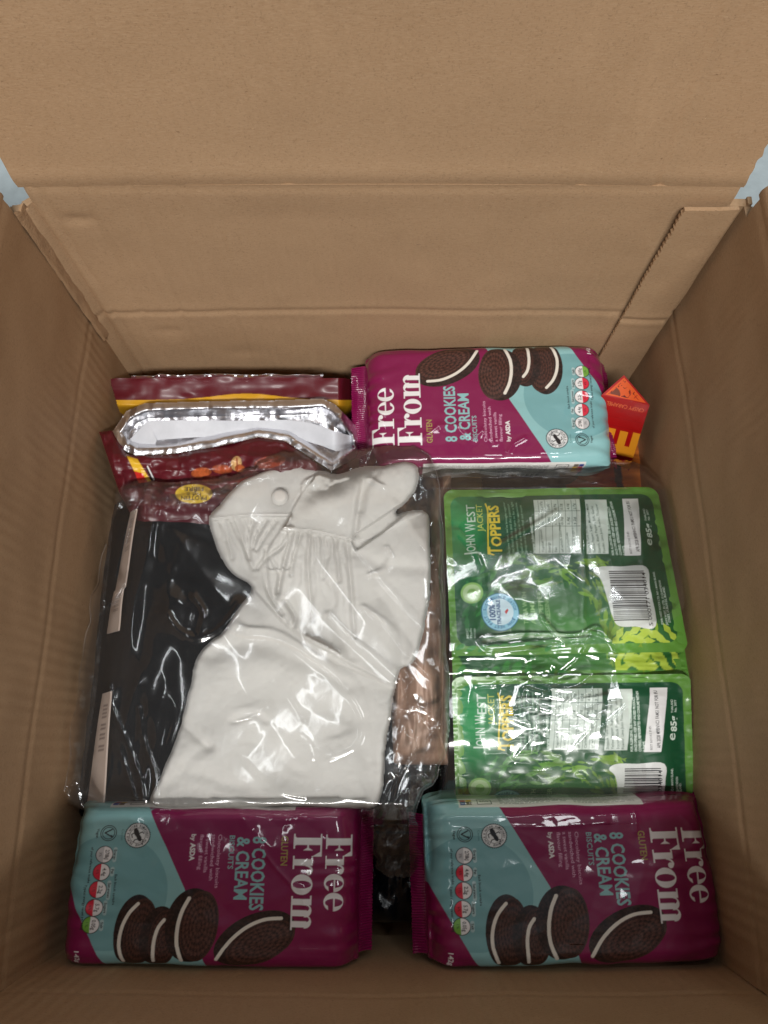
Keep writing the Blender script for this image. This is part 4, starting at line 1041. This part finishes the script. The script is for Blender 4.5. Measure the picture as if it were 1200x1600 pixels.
film_o = smooth_poly([(190, 758), (290, 752), (360, 742), (400, 724), (440, 706), (560, 700), (662, 702), (690, 780), (693, 900), (698, 1000), (704, 1120), (690, 1200), (652, 1262), (656, 1330), (648, 1366), (604, 1370), (584, 1345), (572, 1284), (480, 1283), (330, 1280), (120, 1264), (107, 1180), (124, 1050), (140, 950), (163, 850)], True, 5)
film_o = [(x + 3.2 * math.sin(i * 1.7) * math.sin(i * .37) + 1.5 * math.sin(i * 4.1), y + 2.5 * math.sin(i * 2.3) * math.sin(i * .53)) for i, (x, y) in enumerate(film_o)]
sf = sdist(U, V, film_o)
zf = zf - (.008 * sstep(760, 830, V) + .004) * np.exp(-np.clip(sf, 0, None) / 9.0) * (V < 1290) + .0004 * np.exp(-((sf - 7) / 2.2) ** 2) - .022 * sstep(1255, 1300, V) - .02 * sstep(1300, 1372, V)
zf = np.where((V > 1225) & (U < 572), np.maximum(zf - .0, .100), zf)
zf = np.where(V < 1240, np.maximum(zf, cont + .0012), zf)
# front hem slides down behind the cookie packet
zf = zf - .030 * sstep(1262, 1285, V) * (U < 575)
o = grid('clear_clothes_bag', P(U, V, zf), M_FILM, mask=sf > 0, flip=True)
bag1 = o
def seam_strip(parent, outline, Ug, Vg, Zg, inset, width, a0, a1):
    pts = np.array(outline); n_ = len(pts); pts = pts[int(a0 * n_):int(a1 * n_)]
    q = []
    for w_ in (0, .5, 1):
        t_ = np.gradient(pts, axis=0); nn = np.stack([-t_[:, 1], t_[:, 0]], -1); nn /= np.linalg.norm(nn, axis=1)[:, None] + 1e-9
        p_ = pts + nn * (inset + width * w_)
        iu = np.clip(((p_[:, 0] - Ug[0, 0]) / (Ug[1, 0] - Ug[0, 0])).round().astype(int), 0, Ug.shape[0] - 1); iv = np.clip(((p_[:, 1] - Vg[0, 0]) / (Vg[0, 1] - Vg[0, 0])).round().astype(int), 0, Ug.shape[1] - 1)
        q.append(P(p_[:, 0], p_[:, 1], Zg[iu, iv] + .0007 + .0004 * math.sin(w_ * math.pi)))
    return grid('bag_seam', np.array(q), M_SEAM, parent)
seam_strip(bag1, film_o, U, V, zf, 1.0, 1.3, .24, .40); seam_strip(bag1, film_o, U, V, zf, 1.0, 1.2, .43, .50); seam_strip(bag1, film_o, U, V, zf, 1.0, 1.2, .82, .97)
und = (sf > 4) & (sb < -2) & ((sd < -2) | (U > 560)) & (V < 1290)
grid('under_layer', P(U, V, np.minimum(zf - .006, .135) - .002 * facet(U / 40, V / 60, 41) - .001 * facet(U / 16, V / 22, 43)), M_FILM, bag1, mask=und, flip=True)
tag(o, 'clear crinkled plastic bag round the cream blouse and black garment', 'plastic bag')

U3, V3 = field(600, 1096, 712, 1272, 1.4)
def plane_z(Ux, Vx):
    up = .132 + (Vx - 763) / (1022 - 763) * .012 + .009; lo = .1475 - .030 * np.clip((Vx - 1120) / 142, 0, 1) ** 2
    t = sstep(1018, 1056, Vx); z = up * (1 - t) + lo * t
    z = np.where(Vx < 763, .1355 - (763 - Vx) * .00012, z)
    return z - .018 * sstep(698, 640, Ux)
g_lines = [(Z5(p), 3.4, .0019) for p in ([(360, 290), (450, 272), (560, 292), (700, 272), (800, 258)], [(370, 322), (480, 352), (640, 362), (760, 342), (870, 235)], [(400, 145), (430, 92), (500, 60), (540, 100), (530, 160)],
           [(440, 140), (520, 190), (620, 204), (700, 150)], [(400, 250), (420, 200), (480, 215), (600, 240), (720, 225)])]
g_lines += [(Z5(p), 2.2, .0014) for p in ([(380, 480), (480, 360), (640, 200)], [(600, 460), (720, 330), (800, 258)], [(380, 508), (430, 536), (530, 530)], [(560, 140), (640, 70), (680, 0)], [(300, 180), (310, 300)], [(500, 380), (600, 300), (700, 200)],
            [(640, 300), (700, 330), (740, 300)], [(220, 190), (330, 180), (420, 150)], [(480, 350), (470, 250), (560, 180)])]
g_lines += [(Z4(p), 2.8, .0016) for p in ([(260, 742), (400, 722), (500, 720), (640, 722), (720, 690), (800, 770), (790, 830)], [(300, 782), (420, 770), (540, 752), (700, 742)], [(490, 640), (530, 690), (580, 740)],
            [(430, 845), (480, 800), (540, 870)], [(690, 710), (760, 730), (800, 780)])]
g_lines += [(Z4(p), 3.2, .0007) for p in ([(310, 350), (430, 280), (550, 212)], [(640, 120), (660, 400), (655, 690)], [(780, 0), (800, 60), (860, 100)], [(480, 0), (540, 40), (640, 50)], [(600, 60), (680, 85), (800, 70)], [(200, 40), (330, 70), (480, 60)],
            [(100, 120), (96, 400), (110, 700)], [(150, 300), (240, 420), (260, 600)])]
zf = plane_z(U3, V3) + ridge_sum(U3, V3, g_lines) + .0016 * blur(facet(U3 / 80, V3 / 95, 91), 2, 1) + .0008 * blur(facet(U3 / 34, V3 / 40, 93), 1, 1) * (.4 + sstep(770, 740, V3) * 2.2 + np.exp(-(((U3 - 850) / 110) ** 2 + ((V3 - 1080) / 90) ** 2)))
f2 = smooth_poly([(604, 742), (640, 726), (700, 716), (840, 722), (975, 718), (1028, 744), (1046, 790), (1060, 880), (1064, 960), (972, 1000), (968, 1076), (1000, 1150), (985, 1262), (712, 1268), (690, 1180), (690, 1000), (676, 860), (620, 800)], True, 6)
s3 = sdist(U3, V3, f2)
zf = zf - .006 * np.exp(-np.clip(s3, 0, None) / 4)*((V3 < 760) | (U3 < 700))
o = grid('clear_pouch_bag', P(U3, V3, zf), M_FILM2, mask=s3 > 0, flip=True)
tag(o, 'clear wrinkled plastic bag over the green food pouches', 'plastic bag')
# loose clear film in the dark gap between the front packets
U4, V4 = field(560, 690, 1180, 1440, 1.2)
f4 = smooth_poly([(590, 1200), (690, 1190), (668, 1290), (652, 1330), (652, 1400), (640, 1425), (604, 1416), (578, 1390), (572, 1300)], True, 5)
s4 = sdist(U4, V4, f4)
zf = .100 - .00012 * (V4 - 1200) + .0026 * blur(facet(U4 / 26, V4 / 32, 17), 1, 1) + .001 * facet(U4 / 10, V4 / 12, 19) - .006 * np.exp(-np.clip(s4, 0, None) / 4)
o = grid('clear_wrapper', P(U4, V4, zf), M_FILM2, mask=s4 > 0, flip=True)
tag(o, 'loose clear plastic wrapper end in the dark gap between front cookie packets', 'plastic wrapper')
